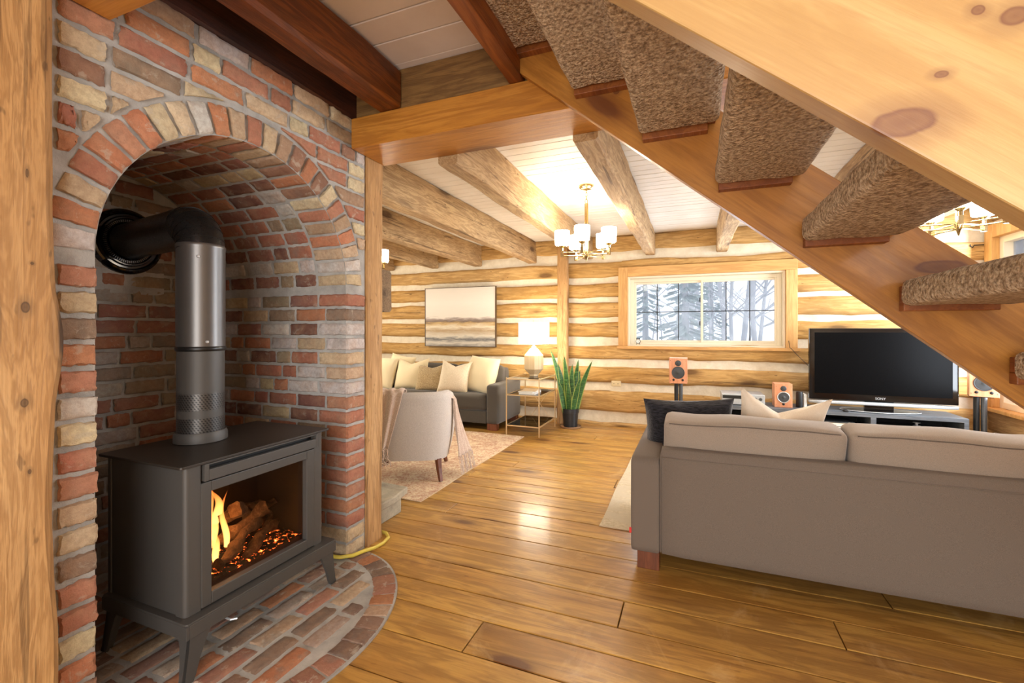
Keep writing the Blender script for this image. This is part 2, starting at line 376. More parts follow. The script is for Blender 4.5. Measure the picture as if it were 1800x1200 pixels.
t.base(t.mix(hole, hexc('5c5a58'), hexc('0a0a0a'))); t.rough(.4); t.L(t.math('SUBTRACT', .75, t.math('MULTIPLY', hole, .75)), t.p.inputs['Metallic']); M_pierce = t.m
M_sglass = glass('stove_glass', (.92, .86, .8, 1), rough=.12)
# burnt logs with embers
t = NT('glowing_log'); v = t.coords(); a = t.noise(v, 22, 8, .7); b = t.noise(v, 9, 3)
t.base(t.ramp(a, [(.3, hexc('1e140e')), (.55, hexc('6b4a30')), (.75, hexc('a48560'))])); t.rough(.95)
t.bump(a, 1, .02); M_log_fire = t.m
t = NT('embers'); v = t.coords(); a = t.noise(v, 48, 6, .75); t.base(hexc('1a120e')); t.rough(1)
t.L(t.ramp(a, [(.57, (0, 0, 0)), (.62, (1, .14, .02)), (.72, (1, .5, .15))]), t.p.inputs['Emission Color']); t.p.inputs['Emission Strength'].default_value = 7; t.bump(a, 1, .02); M_ember = t.m
m = bpy.data.materials.new('flame'); m.use_nodes = True; nt = m.node_tree; n = nt.nodes; n.clear()
out = n.new('ShaderNodeOutputMaterial'); em = n.new('ShaderNodeEmission'); tr = n.new('ShaderNodeBsdfTransparent'); mx = n.new('ShaderNodeMixShader'); lw = n.new('ShaderNodeLayerWeight'); lw.inputs[0].default_value = .35
tc = n.new('ShaderNodeTexCoord'); sp = n.new('ShaderNodeSeparateXYZ'); nt.links.new(tc.outputs['Generated'], sp.inputs[0])
cr = n.new('ShaderNodeValToRGB'); nt.links.new(sp.outputs[2], cr.inputs[0]); e = cr.color_ramp.elements; e[0].color = (1, .55, .16, 1); e[1].color = (1, .22, .03, 1)
nt.links.new(cr.outputs[0], em.inputs[0]); em.inputs[1].default_value = 5
c2 = n.new('ShaderNodeValToRGB'); nt.links.new(sp.outputs[2], c2.inputs[0]); e = c2.color_ramp.elements; e[0].position = .3; e[0].color = (.6,)*3+(1,); e[1].color = (.04,)*3+(1,)
iv = n.new('ShaderNodeMath'); iv.operation = 'SUBTRACT'; iv.inputs[0].default_value = 1; nt.links.new(lw.outputs['Facing'], iv.inputs[1])
ml = n.new('ShaderNodeMath'); ml.operation = 'MULTIPLY'; nt.links.new(iv.outputs[0], ml.inputs[0]); nt.links.new(c2.outputs[0], ml.inputs[1])
nt.links.new(ml.outputs[0], mx.inputs[0]); nt.links.new(tr.outputs[0], mx.inputs[1]); nt.links.new(em.outputs[0], mx.inputs[2]); nt.links.new(mx.outputs[0], out.inputs[0]); M_flame = m
# fabrics
F_sofa_shade = fabric('taupe_weave_shaded', hexc('7e7267'), hexc('64594f'), 700, .12, ax=(1, 1, 1.6), bb=0, sheen=.1)  # darkened for the sofa's shadow side; shade put into the colour
F_sofa_lit = fabric('taupe_cushion_lit', hexc('a59687'), hexc('83776a'), 700, .12, ax=(1, 1, 1.6), bb=.1)  # lighter copy of the sofa cloth; window light on cushions is in the colour
F_piping = fabric('piping_cloth', hexc('6c6055'), hexc('5a5047'), 700, .1)
F_dark = fabric('charcoal_weave', hexc('5a544c'), hexc('45413b'), 420, .25)
F_chair = fabric('pale_grey_weave', hexc('d2cbc4'), hexc('b9b2ab'), 260, .3, ax=(1, 1, 1))
F_throw = fabric('blush_knit', hexc('dccbbb'), hexc('bfa593'), 150, .6, ax=(1, 1, 1), big=hexc('cdb3a2'))
F_cream = fabric('cream_cloth', hexc('efe2c0'), hexc('e2d3ac'), 500, .15)
F_satin = fabric('cream_satin', hexc('e9dcc4'), hexc('d6c6a8'), 120, .2, rough=.45)
F_fur = fabric('shaggy_taupe', hexc('c9b48c'), hexc('8e7752'), 130, 1, ax=(1, .4, 1))
F_rib = fabric('ribbed_cream', hexc('e8dccb'), hexc('d8c9b4'), 300, .3, ax=(3, .3, 1))
F_navy = fabric('dark_velvet', hexc('33333a'), hexc('121317'), 90, .9, rough=.9, sheen=.5, ax=(.3, 1, 1.5))
t = NT('carpet'); v = t.coords(); vo = t.N('ShaderNodeTexVoronoi'); t.L(v, vo.inputs['Vector']); vo.inputs['Scale'].default_value = 105
a = t.noise(v, 75, 3, .7); b = t.noise(v, 14, 3)
t.base(t.mix(t.math('MULTIPLY', b, .25), t.ramp(a, [(.36, hexc('8c7763')), (.5, hexc('c9b29a')), (.64, hexc('f2e2cb'))]), hexc('c9ab8a')))
t.rough(1); t.p.inputs['Specular IOR Level'].default_value = .05
t.bump(t.math('ADD', t.math('MULTIPLY', vo.outputs['Distance'], -1.1), a), 1, .012); M_carpet = t.m
t = NT('persian_rug'); v = t.coords(); a = t.noise(v, 55, 4, .8); b = t.noise(v, 6, 4, .6, 1.5)
vo = t.N('ShaderNodeTexVoronoi'); t.L(v, vo.inputs['Vector']); vo.inputs['Scale'].default_value = 22
pat = t.ramp(vo.outputs['Distance'], [(.2, hexc('b07a62')), (.4, hexc('d9c4a4')), (.55, hexc('c08f74'))])
c = t.mix(t.ramp(a, [(.42, (0, 0, 0)), (.55, (1, 1, 1))]), pat, hexc('e2d2b2')); c = t.mix(t.math('MULTIPLY', t.ramp(b, [(.45, (0, 0, 0)), (.6, (1, 1, 1))]), .45), c, hexc('a86e5a'))
t.base(c); t.rough(1); t.bump(a, .4, .004); M_rug = t.m
t = NT('beige_rug'); v = t.coords(); a = t.noise(v, 40, 5, .8); b = t.noise(v, 5, 5, .6, 1)
t.base(t.mix(t.ramp(b, [(.4, (0, 0, 0)), (.6, (1, 1, 1))]), t.ramp(a, [(.35, hexc('b8a888')), (.65, hexc('d8cbb0'))]), hexc('c9bda4'))); t.rough(1); t.bump(a, .4, .004); M_rug2 = t.m
M_brass = plain('brass', hexc('c9b07a'), .25, 1)
M_gold = plain('pale_gold', hexc('e8cfa4'), .35, .8)
M_nickel = plain('antique_brass', hexc('b5a276'), .22, 1)
M_smoke = glass('smoked_glass', (.62, .55, .48, 1))
M_pane = glass('window_glass', (.97, .98, 1, 1), haze=(.8, .85, .95, 1), hz=.12)
M_shade = emit('glass_shade_lit', (1, .88, .70, 1), 34)
M_lshade = emit('lamp_shade_lit', (1, .86, .66, 1), 16)
M_ceramic = plain('beige_ceramic', hexc('d8c8a8'), .35)
M_stripe = NT('ribbed_ceramic'); tt = M_stripe; tc = tt.N('ShaderNodeTexCoord'); sx = tt.N('ShaderNodeSeparateXYZ'); tt.L(tc.outputs['Object'], sx.inputs[0])
w = tt.math('SINE', tt.math('MULTIPLY', tt.math('ARCTAN2', sx.outputs[1], sx.outputs[0]), 56)); tt.base(tt.ramp(w, [(.2, hexc('b9a078')), (.8, hexc('e2d3b0'))])); tt.rough(.4); M_stripe = tt.m
M_pot = plain('black_pot', hexc('26282b'), .4)
M_terra = plain('saucer_clay', hexc('9a7a5c'), .7)
M_soil = plain('soil', hexc('3a2a1c'), 1)
t = NT('snake_leaf'); v = t.coords(); a = t.noise(t.coords((1, 1, 6)), 12, 4, .7, 1)
t.base(t.ramp(a, [(.35, hexc('1c3f1c')), (.55, hexc('37662f')), (.7, hexc('668f55'))])); t.rough(.4); M_leaf = t.m
M_leafedge = plain('leaf_edge', hexc('8fa04f'), .45)
M_speaker = wood('cherry_veneer', hexc('b8724a'), hexc('d5936a'), hexc('e0a27c'), 'z', .4, .5, 0, .02)
M_cone = plain('speaker_cone', hexc('3c3e40'), .4)
M_ring = plain('speaker_ring', hexc('d2d2d0'), .3, .6)
M_screen = plain('screen_glass', hexc('070708'), .3, spec=.06)
M_gloss = plain('gloss_black', hexc('08080a'), .08, coat=.5)
M_silver = plain('silver_plastic', hexc('c4c8ca'), .3, .4)
M_grey = plain('grey_pole', hexc('5c5f62'), .3, .6)
M_cons = wood('grey_ash_veneer', hexc('3a3d42'), hexc('585d63'), hexc('6c7177'), 'x', .45, .9, 0, .05)
M_consin = plain('cabinet_inside', hexc('1a1b1d'), .7)
M_vinyl = plain('window_vinyl', hexc('e6dcc4'), .4)
M_paper = plain('paper', hexc('e9e6dc'), .8)
M_plate = plain('outlet_plastic', hexc('d9c8a2'), .4)
M_yellow = plain('yellow_hose', hexc('d8c552'), .4)
M_red = plain('red_tag', hexc('d0302a'), .6)
M_whitep = plain('white_enamel', hexc('efefec'), .3)
M_frame = plain('picture_frame_dark', hexc('5a4632'), .5)
# painting: misty shore, horizontal bands
t = NT('seascape_canvas'); tc = t.N('ShaderNodeTexCoord'); sp = t.N('ShaderNodeSeparateXYZ'); t.L(tc.outputs['Generated'], sp.inputs[0])
nz = t.noise(t.coords((1.2, 1, 7)), 4, 7, .62, .5); hgt = t.math('ADD', sp.outputs[2], t.math('MULTIPLY', t.math('SUBTRACT', nz, .5), .16))
c = t.ramp(hgt, [(0, hexc('8b8680')), (.06, hexc('d2cabc')), (.12, hexc('6f6f70')), (.17, hexc('d8d0c0')), (.27, hexc('b39a78')), (.33, hexc('e4d9c2')), (.39, hexc('c4a674')), (.425, hexc('7d6c5e')), (.455, hexc('9a8b84')), (.50, hexc('e6ddd2')), (.75, hexc('eee6dc')), (1, hexc('e2dace'))])
t.base(c); t.rough(.8); t.bump(nz, .2, .004); M_paint = t.m
M_bark_haze = plain('hazed_bark', hexc('b4b1b0'), .9); M_snow = plain('snow', hexc('dfe4ea'), .9); M_fir_haze = plain('hazed_fir_needles', hexc('a6afa9'), .9)  # bark and needles paled: outdoor haze put into their colours
M_cable = plain('black_cable', hexc('111111'), .5)

# ------------------------------------------------------------------ the setting
FZ = 0.0; CZ = 2.475; NZ = 2.63
BY = 5.975          # face of back wall
RX = 2.75
# floor boards
mb = MB(); y = -2.7; k = 0
while y < 6.2:
    w = random.choice((.17, .185, .19, .2, .215))
    x = -5.4-random.random()*2
    while x < 3:
        L = random.uniform(5.5, 8); x1 = min(x+L, 3.0); x0 = max(x, -5.4)
        if x1 > x0+.01:
            mb.col = (random.random(), random.random(), random.random(), 1); g = .0024; dz = random.uniform(-.0008, .0008)
            # cut-out is not needed: the brick hearth lies over the boards
            mb.add([(x0+g, y+g, -.03), (x1-g, y+g, -.03), (x1-g, y+w-g, -.03), (x0+g, y+w-g, -.03), (x0+g, y+g, dz-.002), (x1-g, y+g, dz-.002), (x1-g, y+w-g, dz-.002), (x0+g, y+w-g, dz-.002),
                    (x0+g+.002, y+g+.003, dz), (x1-g-.002, y+g+.003, dz), (x1-g-.002, y+w-g-.003, dz), (x0+g+.002, y+w-g-.003, dz)],
                   [(0, 1, 5, 4), (1, 2, 6, 5), (2, 3, 7, 6), (3, 0, 4, 7), (4, 5, 9, 8), (5, 6, 10, 9), (6, 7, 11, 10), (7, 4, 8, 11), (8, 9, 10, 11)])
        x += L
    y += w
mb.col = (0, 0, 0, 1); mb.box(-5.4, 3, -2.7, 6.3, -.08, -.028, mat=1)
struct(mb.build('floor', [W_floor, M_soil]))

def boards(name, x0, x1, y0, y1, z, w, mat, jit=.0015, gap=.0035, parent=None):
    mb = MB(); y = y0
    while y < y1:
        ww = w*random.uniform(.92, 1.08); yy = min(y+ww, y1); dz = random.uniform(-jit, jit); g = gap*random.choice((.5, .6, .7, 1, 2.0))/2
        mb.add([(x0, y+g, z+.02), (x1, y+g, z+.02), (x1, yy-g, z+.02), (x0, yy-g, z+.02), (x0, y+g, z+dz+.003), (x1, y+g, z+dz+.003), (x1, yy-g, z+dz+.003), (x0, yy-g, z+dz+.003),
                (x0, y+g+.003, z+dz), (x1, y+g+.003, z+dz), (x1, yy-g-.003, z+dz), (x0, yy-g-.003, z+dz)],
               [(0, 4, 5, 1), (1, 5, 6, 2), (2, 6, 7, 3), (3, 7, 4, 0), (4, 8, 9, 5), (5, 9, 10, 6), (6, 10, 11, 7), (7, 11, 8, 4), (8, 11, 10, 9)])
        y = yy
    mb.box(x0, x1, y0, y1, z+.019, z+.06, mat=1)
    return mb.build(name, [mat, M_soil], parent)
cl = struct(boards('ceiling', -5.3, RX+.1, 2.2, 6.1, CZ, .105, M_ceil))
struct(boards('ceiling_near', -2.9, -.72, -2.7, 2.2, NZ, .163, M_ceil2, .001, .004))
struct(boards('ceiling_over_entry', -.72, RX+.1, -2.7, .9, NZ, .163, M_ceil2, .001, .004))

# log walls
rows = [(-.02, .045), (.175, .46), (.56, .775), (.868, 1.055), (1.15, 1.36), (1.42, 1.62), (1.68, 1.875), (1.95, 2.145), (2.27, 2.50)]
def logwall(mb, a0, a1, base, axis, rws, sgn, depth=.16, bulge=.03, seed=0, cuts=()):
    """logs along axis between a0..a1, front face near base, facing sgn"""
    for r, (z0, z1) in enumerate(rws):
        spans = [(a0, a1)]
        for (c0, c1, zc0, zc1) in cuts:
            if z1 > zc0 and z0 < zc1:
                if z0 >= zc0-.03 and z1 <= zc1+.03 or (z0 < zc1 and z1 > zc0):
                    ns = []
                    for s0, s1 in spans:
                        if c0 > s0+.02: ns.append((s0, min(c0, s1)))
                        if c1 < s1-.02: ns.append((max(c1, s0), s1))
                    spans = [s for s in ns if s[1]-s[0] > .03]
        for (s0, s1) in spans:
            seg = max(4, int((s1-s0)/.09)); n = 11; vs = []; fs = []
            for i in range(seg+1):
                a = s0+(s1-s0)*i/seg
                e0 = noise.noise(Vector((a*1.1, r*7+seed, 0)))*.024+noise.noise(Vector((a*4, r*7+seed, 2)))*.014+noise.noise(Vector((a*13, r*7+seed, 2)))*.006
                e1 = noise.noise(Vector((a*1.1, r*7+seed, 5)))*.028+noise.noise(Vector((a*4, r*7+seed, 8)))*.012
                zz0, zz1 = z0+e0, z1+e1
                for k in range(n):
                    t = k/(n-1); z = zz0+(zz1-zz0)*t
                    prof = (1-abs(2*t-1)**8)
                    d = -.03+(bulge+.03)*prof+noise.noise(Vector((a*2.6, z*9, r+seed)))*.012+noise.noise(Vector((a*9, z*22, r+seed)))*.004
                    p = (a, base+sgn*d, z) if axis == 'x' else (base+sgn*d, a, z)
                    vs.append(p)
                for z in (zz1, zz0):
                    vs.append((a, base-sgn*depth, z) if axis == 'x' else (base-sgn*depth, a, z))
            m = n+2
            fs = [(i*m+k, i*m+(k+1) % m, (i+1)*m+(k+1) % m, (i+1)*m+k) for i in range(seg) for k in range(m)]
            fs += [tuple(range(m))[::-1], tuple(seg*m+k for k in range(m))]
            mb.add(vs, fs, 0)
def wallplane(mb, axis, base, a0, a1, z0, z1, hole, th=.2, sgn=1, mat=1):
    """chinking slab with an optional rectangular hole (h0,h1,hz0,hz1)"""
    parts = [(a0, a1, z0, z1)]
    if hole:
        h0, h1, q0, q1 = hole; parts = [(a0, h0, z0, z1), (h1, a1, z0, z1), (h0, h1, z0, q0), (h0, h1, q1, z1)]
    for p in parts:
        if axis == 'x': mb.box(p[0], p[1], base, base+th*sgn, p[2], p[3], mat) if sgn > 0 else mb.box(p[0], p[1], base+th*sgn, base, p[2], p[3], mat)
        else: mb.box(base, base+th, p[0], p[1], p[2], p[3], mat)
mb = MB(); WH = (-.785, .975, 1.045, 1.935)
wallplane(mb, 'x', BY+.02, -5.3, RX+.2, -.05, 2.6, WH, .2)
logwall(mb, -5.3, -1.66, BY, 'x', rows, -1, seed=1)
logwall(mb, -1.60, RX+.05, BY, 'x', rows, -1, seed=4, cuts=[(-.86, 1.05, 1.08, 2.06)])
logwall(mb, -.862, 1.052, BY, 'x', [(2.05, 2.15)], -1, seed=14)
ob = mb.build('wall_back', [W_log, M_chink], angle=60); struct(ob)
mb = MB(); RH = (4.25, 5.82, .50, 2.15)
wallplane(mb, 'y', RX+.02, -2.7, 6.2, -.05, 5, RH, .2)
logwall(mb, -2.7, 6.0, RX, 'y', [(z0+.06, z1+.05) for z0, z1 in rows], -1, seed=9, cuts=[(4.18, 5.87, .52, 2.13)])
struct(mb.build('wall_right', [W_logy, M_chink], angle=60))
mb = MB(); mb.box(-5.5, -5.25, 2.2, 6.2, -.05, 2.6); struct(mb.build('wall_left', M_plaster))
mb = MB(); mb.box(-2.1, -1.9, -2.7, .45, -.05, 2.7); mb.box(-5.3, -2.0, .4, .5, -.05, 2.7); struct(mb.build('wall_left_near', M_plaster))
mb = MB(); wallplane(mb, 'x', -2.6, -2.1, RX+.2, -.05, 5, (-.8, 2.0, .65, 2.35), .2, -1, 0); struct(mb.build('wall_front', M_plaster))
mb = MB(); mb.box(-.72, RX+.1, 1.99, 2.19, 2.629, 5); mb.box(-.92, -.80, .0, 1.99, 2.70, 5); mb.box(-.92, RX+.1, -.1, 0, 2.70, 5); mb.box(-1, RX+.2, -.2, 2.3, 4.8, 4.9); struct(mb.build('wall_stairwell', M_plaster))

# window in back wall
def window_back():
    x0, x1, z0, z1 = WH
    mb = MB(); mb.box(x0-.115, x0, BY-.055, BY+.03, z0, z1+.12); mb.box(x1, x1+.115, BY-.055, BY+.03, z0, z1)
    root = struct(mb.build('window_1', W_wtrimz, bevel=.004))
    mb = MB(); mb.box(x0, x1+.115, BY-.053, BY+.03, z1, z1+.122); struct(mb.build('window_head_trim', W_wtrim, root, bevel=.004))
    mb = MB(); mb.box(x0-.13, x1+.14, BY-.085, BY+.1, z0-.035, z0); mb.build('window_sill', W_wtrim, root, bevel=.005)
    # jamb liner (white-ish deep reveal)
    mb = MB(); Y0, Y1 = BY-.01, BY+.2
    mb.box(x0, x0+.022, Y0, Y1, z0, z1); mb.box(x1-.022, x1, Y0, Y1, z0, z1); mb.box(x0+.022, x1-.022, Y0, Y1, z1-.022, z1); mb.box(x0+.022, x1-.022, Y0, Y1, z0, z0+.02)
    mb.build('window_reveal', M_vinyl, root, bevel=.002)
    # outer vinyl frame
    mb = MB(); a, b, c, d = x0+.022, x1-.022, z0+.02, z1-.022; Y0, Y1 = BY+.09, BY+.17; f = .045
    mb.box(a, a+f, Y0, Y1, c, d); mb.box(b-f, b, Y0, Y1, c, d); mb.box(a+f, b-f, Y0, Y1, d-f, d); mb.box(a+f, b-f, Y0, Y1, c, c+f*.7)
    mb.build('window_frame', M_vinyl, root, bevel=.003)
    a += f; b -= f; c += f*.7; d -= f; mid = .097
    for (s0, s1, yo) in ((a, mid+.012, .02), (mid-.012, b, -.005)):
        mb = MB(); Y0, Y1 = BY+.10+yo, BY+.13+yo; g = .026
        mb.box(s0, s0+g, Y0, Y1, c, d); mb.box(s1-g, s1, Y0, Y1, c, d); mb.box(s0+g, s1-g, Y0, Y1, d-g, d); mb.box(s0+g, s1-g, Y0, Y1, c, c+g)
        sash = mb.build('sash', M_vinyl, root, bevel=.003)
        mb = MB(); mb.box(s0+g, s1-g, Y0+.014, Y0+.017, c+g, d-g); mb.build('pane', M_pane, sash)
        mb = MB(); cx0, cx1 = s0+g, s1-g
        for k in (1, 2):
            x = cx0+(cx1-cx0)*k/3; mb.box(x-.005, x+.005, Y0+.004, Y0+.012, c+g, d-g)
        zm = (c+d)/2; mb.box(cx0, cx1, Y0+.004, Y0+.0125, zm-.005, zm+.005); mb.build('muntin', M_cable, sash)
    mb = MB()
    for z in (1.33, 1.62): mb.box(mid-.03, mid-.018, BY+.085, BY+.10, z-.02, z+.03)
    mb.build('latch', M_cable, root)
window_back()
def window_right():
    y0, y1, z0, z1 = RH
    mb = MB(); mb.box(RX-.06, RX+.03, y1, y1+.12, z0-.0, z1+.13); mb.box(RX-.06, RX+.03, y0-.12, y0, z0, z1+.13); mb.box(RX-.058, RX+.03, y0, y1, z1, z1+.128)
    root = struct(mb.build('window_2', W_wtrimz, bevel=.004))
    mb = MB(); mb.box(RX-.10, RX+.06, y0-.14, y1+.13, z0-.035, z0); mb.build('window_sill', W_wtrimz, root, bevel=.005)
    mb = MB(); X0, X1 = RX+.0, RX+.12; f = .06
    ym = (y0+y1)/2
    for (a, b) in ((y0, y0+f), (y1-f, y1), (ym-.04, ym+.04)): mb.box(X0, X1, a, b, z0, z1)
    for (a, b) in ((y0+f, ym-.04), (ym+.04, y1-f)): mb.box(X0, X1, a, b, z1-f, z1); mb.box(X0, X1, a, b, z0, z0+f)
    mb.build('window_frame', M_vinyl, root, bevel=.003)
    for (a, b) in ((y0+f, ym-.04), (ym+.04, y1-f)):
        mb = MB(); mb.box(RX+.07, RX+.074, a, b, z0+f, z1-f); mb.build('pane', M_pane, root)
window_right()

# ------------------------------------------------------------------ brick chimney with arched alcove
BX = -1.744; YA, YB = .834, 1.943; YC = (YA+YB)/2; RA = (YB-YA)/2; ZS = 1.49; NB = -2.75
pal = [(hexc('b27862'), 8), (hexc('c08260'), 7), (hexc('bb866c'), 6), (hexc('d9cba8'), 10), (hexc('cfcbc5'), 5), (hexc('ccb696'), 7), (hexc('94705e'), 3), (hexc('ad957a'), 3), (hexc('8d7c6c'), 2)]
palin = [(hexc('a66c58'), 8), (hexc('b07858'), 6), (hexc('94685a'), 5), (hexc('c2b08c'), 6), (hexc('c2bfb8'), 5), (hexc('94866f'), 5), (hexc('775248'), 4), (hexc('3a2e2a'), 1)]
palfl = [(hexc('a07260'), 5), (hexc('b27a58'), 3), (hexc('8d7264'), 6), (hexc('a3978a'), 6), (hexc('7e6c60'), 6), (hexc('b5a086'), 4)]
def pick(p):
    t = random.random()*sum(w for _, w in p)
    for c, w in p:
        t -= w
        if t <= 0: break
    j = random.uniform(.88, 1.1); return (c[0]*j, c[1]*j*random.uniform(.95, 1.04), c[2]*j, 1)
def brick(mb, P, U, V, N, lu, lv, depth=.012, col=None, irr=.008, nu=8, nv=5, taper=0, fn=None, mat=0, sharp=(0, 0)):
    """rounded rough brick face centred at P; lu, lv full sizes; fn maps (u,v,d) to a point for curved walls"""
    P, U, V, N = Vector(P), Vector(U), Vector(V), Vector(N); mb.col = col or pick(pal); sd = random.random()*50
    vs = []
    us = [-1, -.93] + [-.93+1.86*i/(nu-1) for i in range(1, nu-1)]+[.93, 1]; vv = [-1, -.84]+[-.84+1.68*j/(nv-1) for j in range(1, nv-1)]+[.84, 1]
    lvl = random.uniform(-.002, .002); tl = random.uniform(-.003, .003); ts = random.uniform(-.04, .04)
    for b in vv:
        for a in us:
            edge = abs(a) > .95 or abs(b) > .95
            d = 0 if edge else depth+lvl+tl*a
            if (abs(a) > .9 or abs(b) > .8) and not edge: d *= .82
            q = Vector((a*3+sd, b*2, sd)); jx = noise.noise(q)*irr+noise.noise(q*3.1)*irr*.6; jy = noise.noise(q+Vector((9, 4, 1)))*irr*.8+noise.noise(q*3.3+Vector((2, 2, 2)))*irr*.55
            if not edge: d += noise.noise(q*1.7)*.0035
            uu = a*lu/2*(1+taper*b)+jx; vw = b*lv/2*(1+0)+jy+ts*a*lv*.15
            if fn: vs.append(fn(uu, vw, d))
            else: vs.append(P+U*uu+V*vw+N*d)
    nuu = len(us); nvv = len(vv); fs = [(j*nuu+i, j*nuu+i+1, (j+1)*nuu+i+1, (j+1)*nuu+i) for j in range(nvv-1) for i in range(nuu-1)]
    mb.add(vs, fs, mat); mb.col = None
chim = thing('brick_chimney', 'tall wall of old mixed red, cream and grey brick with a round-arched stove alcove', 'fireplace', (BX, YC, 0))
CH = .0805; TOPZ = 2.42; Y0W, Y1W = .715, 2.095
qcol = {}
# mortar body
def body():
    mb = MB(); d0 = BX-.008; d1 = NB-.15
    n = 32
    arc = [(YC-RA*cos(pi*i/n), ZS+RA*sin(pi*i/n)) for i in range(n+1)]
    outer_y0, outer_y1 = Y0W, Y1W
    # front face polygons: left pier, right pier, strips over the arc
    def face(x, flip):
        vs = []; fs = []
        def q(*p):
            b = len(vs); vs.extend([(x, a, c) for a, c in p]); fs.append(tuple(range(b, b+len(p)))[::(-1 if flip else 1)])
        q((outer_y0, 0), (YA, 0), (YA, ZS), (outer_y0, ZS)); q((YB, 0), (outer_y1, 0), (outer_y1, ZS), (YB, ZS))
        q((outer_y0, ZS), (YA, ZS), (YA, TOPZ), (outer_y0, TOPZ)); q((YB, ZS), (outer_y1, ZS), (outer_y1, TOPZ), (YB, TOPZ))
        for i in range(n): q(arc[i], arc[i+1], (arc[i+1][0], TOPZ), (arc[i][0], TOPZ))
        mb.add(vs, fs)
    face(d0, False)
    # soffit + jambs (depth)
    path = [(YA-.008, 0)]+[(YC-(RA+.008)*cos(pi*i/n), ZS+(RA+.008)*sin(pi*i/n)) for i in range(n+1)]+[(YB+.008, 0)]
    mb.grid(lambda a, b: (d0+(d1-d0)*b, *path[min(int(round(a*(len(path)-1))), len(path)-1)]), len(path)-1, 1)
    # sides, top and back closing boxes
    mb.box(d1, d0, outer_y1-.001, outer_y1, 0, TOPZ); mb.box(d1, d0, outer_y0, outer_y0+.001, 0, TOPZ); mb.box(d1, d0, outer_y0, outer_y1, TOPZ-.001, TOPZ)
    mb.box(d1, NB-.005, outer_y0, outer_y1, 0, TOPZ-.01)
    mb.box(d1, BX-.06, .503, outer_y0+.002, 0, NZ-.01)
    return mb.build('mortar', M_mortar, chim, world=True)
body()
# face bricks
mb = MB()
rowN = int(TOPZ/CH)
for r in range(rowN):
    z0 = .006+r*CH; zc = z0+CH/2; hz = CH-.016
    for side in (0, 1):
        c = pick(pal); qcol[(r, side)] = c
    if zc+.01 < ZS:
        w = YA-(Y0W+.028); brick(mb, (BX-.006, YA-w/2, zc), (0, 1, 0), (0, 0, 1), (1, 0, 0), w, hz, .013, qcol[(r, 0)], .007)
        y1 = Y1W-.012; w = y1-YB; brick(mb, (BX-.006, YB+w/2, zc), (0, 1, 0), (0, 0, 1), (1, 0, 0), w, hz, .012, qcol[(r, 1)], .005)
    else:
        Ro = RA+.135
        zl = zc+hz/2-.004
        hw = sqrt(max(0, Ro**2-(max(zl, ZS)-ZS)**2)) if zl-ZS < Ro else 0
        def pf(yc):
            def f(u, v, d):
                p = Vector((yc+u-YC, zc+v-ZS)); 
                if p.length < Ro: p = p.normalized()*Ro
                return Vector((BX-.006+d, YC+p.x, ZS+p.y))
            return f
        segs = [(Y0W+.025, YC-hw-.008), (YC+hw+.008, Y1W-.012)] if hw > 0 else [(Y0W+.025, Y1W-.012)]
        for si, (a, b) in enumerate(segs):
            y = a - (random.uniform(.02, .10) if not (hw > 0 and si == 1) else 0)
            if hw > 0 and si == 0: pass
            while y < b-.02:
                L = random.choice((.205, .21, .2, .1, .215)); y0 = max(y, a); y1 = min(y+L, b)
                if b-y1 < .045: y1 = b
                if y1-y0 > .028: brick(mb, (BX-.006, (y0+y1)/2, zc), (0, 1, 0), (0, 0, 1), (1, 0, 0), y1-y0-.004, hz, .012, None, .008, nu=9, fn=pf((y0+y1)/2))
                y = y1+.014
mb.build('wall_bricks', M_brick, chim, world=True, angle=50)
# arch ring (radial bricks)
mb = MB(); nr = 25; rcol = []
for i in range(nr):
    th = pi*(i+.5)/nr; rm = RA+.060; c = pick([p for p in pal if p[1] > 2]); rcol.append(c)
    rad = Vector((0, -cos(th), sin(th))); tan = Vector((0, sin(th), cos(th)))
    P = Vector((BX-.006, YC, ZS))+rad*rm
    wv = pi*rm/nr-.017
    brick(mb, P, tan, rad, (1, 0, 0), wv, .115, .014, c, .005, nu=5, nv=6, taper=.10)
mb.build('arch_ring', M_brick, chim, world=True, angle=50)
# niche bricks: soffit of the ring, vault, right jamb, back wall
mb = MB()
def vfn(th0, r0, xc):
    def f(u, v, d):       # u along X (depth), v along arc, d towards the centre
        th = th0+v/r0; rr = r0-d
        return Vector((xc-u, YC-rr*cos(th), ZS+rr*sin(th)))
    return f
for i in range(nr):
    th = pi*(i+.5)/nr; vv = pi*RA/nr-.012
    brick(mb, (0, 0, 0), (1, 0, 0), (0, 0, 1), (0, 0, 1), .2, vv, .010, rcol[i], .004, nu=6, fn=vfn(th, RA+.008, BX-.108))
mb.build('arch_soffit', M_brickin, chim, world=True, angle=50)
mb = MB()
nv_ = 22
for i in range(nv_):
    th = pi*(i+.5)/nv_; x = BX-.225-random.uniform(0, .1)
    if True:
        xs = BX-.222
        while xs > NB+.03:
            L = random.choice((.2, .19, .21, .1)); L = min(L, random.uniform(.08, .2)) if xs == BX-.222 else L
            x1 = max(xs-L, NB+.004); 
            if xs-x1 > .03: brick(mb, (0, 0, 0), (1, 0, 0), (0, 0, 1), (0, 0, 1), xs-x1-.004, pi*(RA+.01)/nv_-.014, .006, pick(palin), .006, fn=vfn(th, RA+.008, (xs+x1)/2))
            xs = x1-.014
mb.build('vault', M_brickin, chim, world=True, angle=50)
mb = MB()
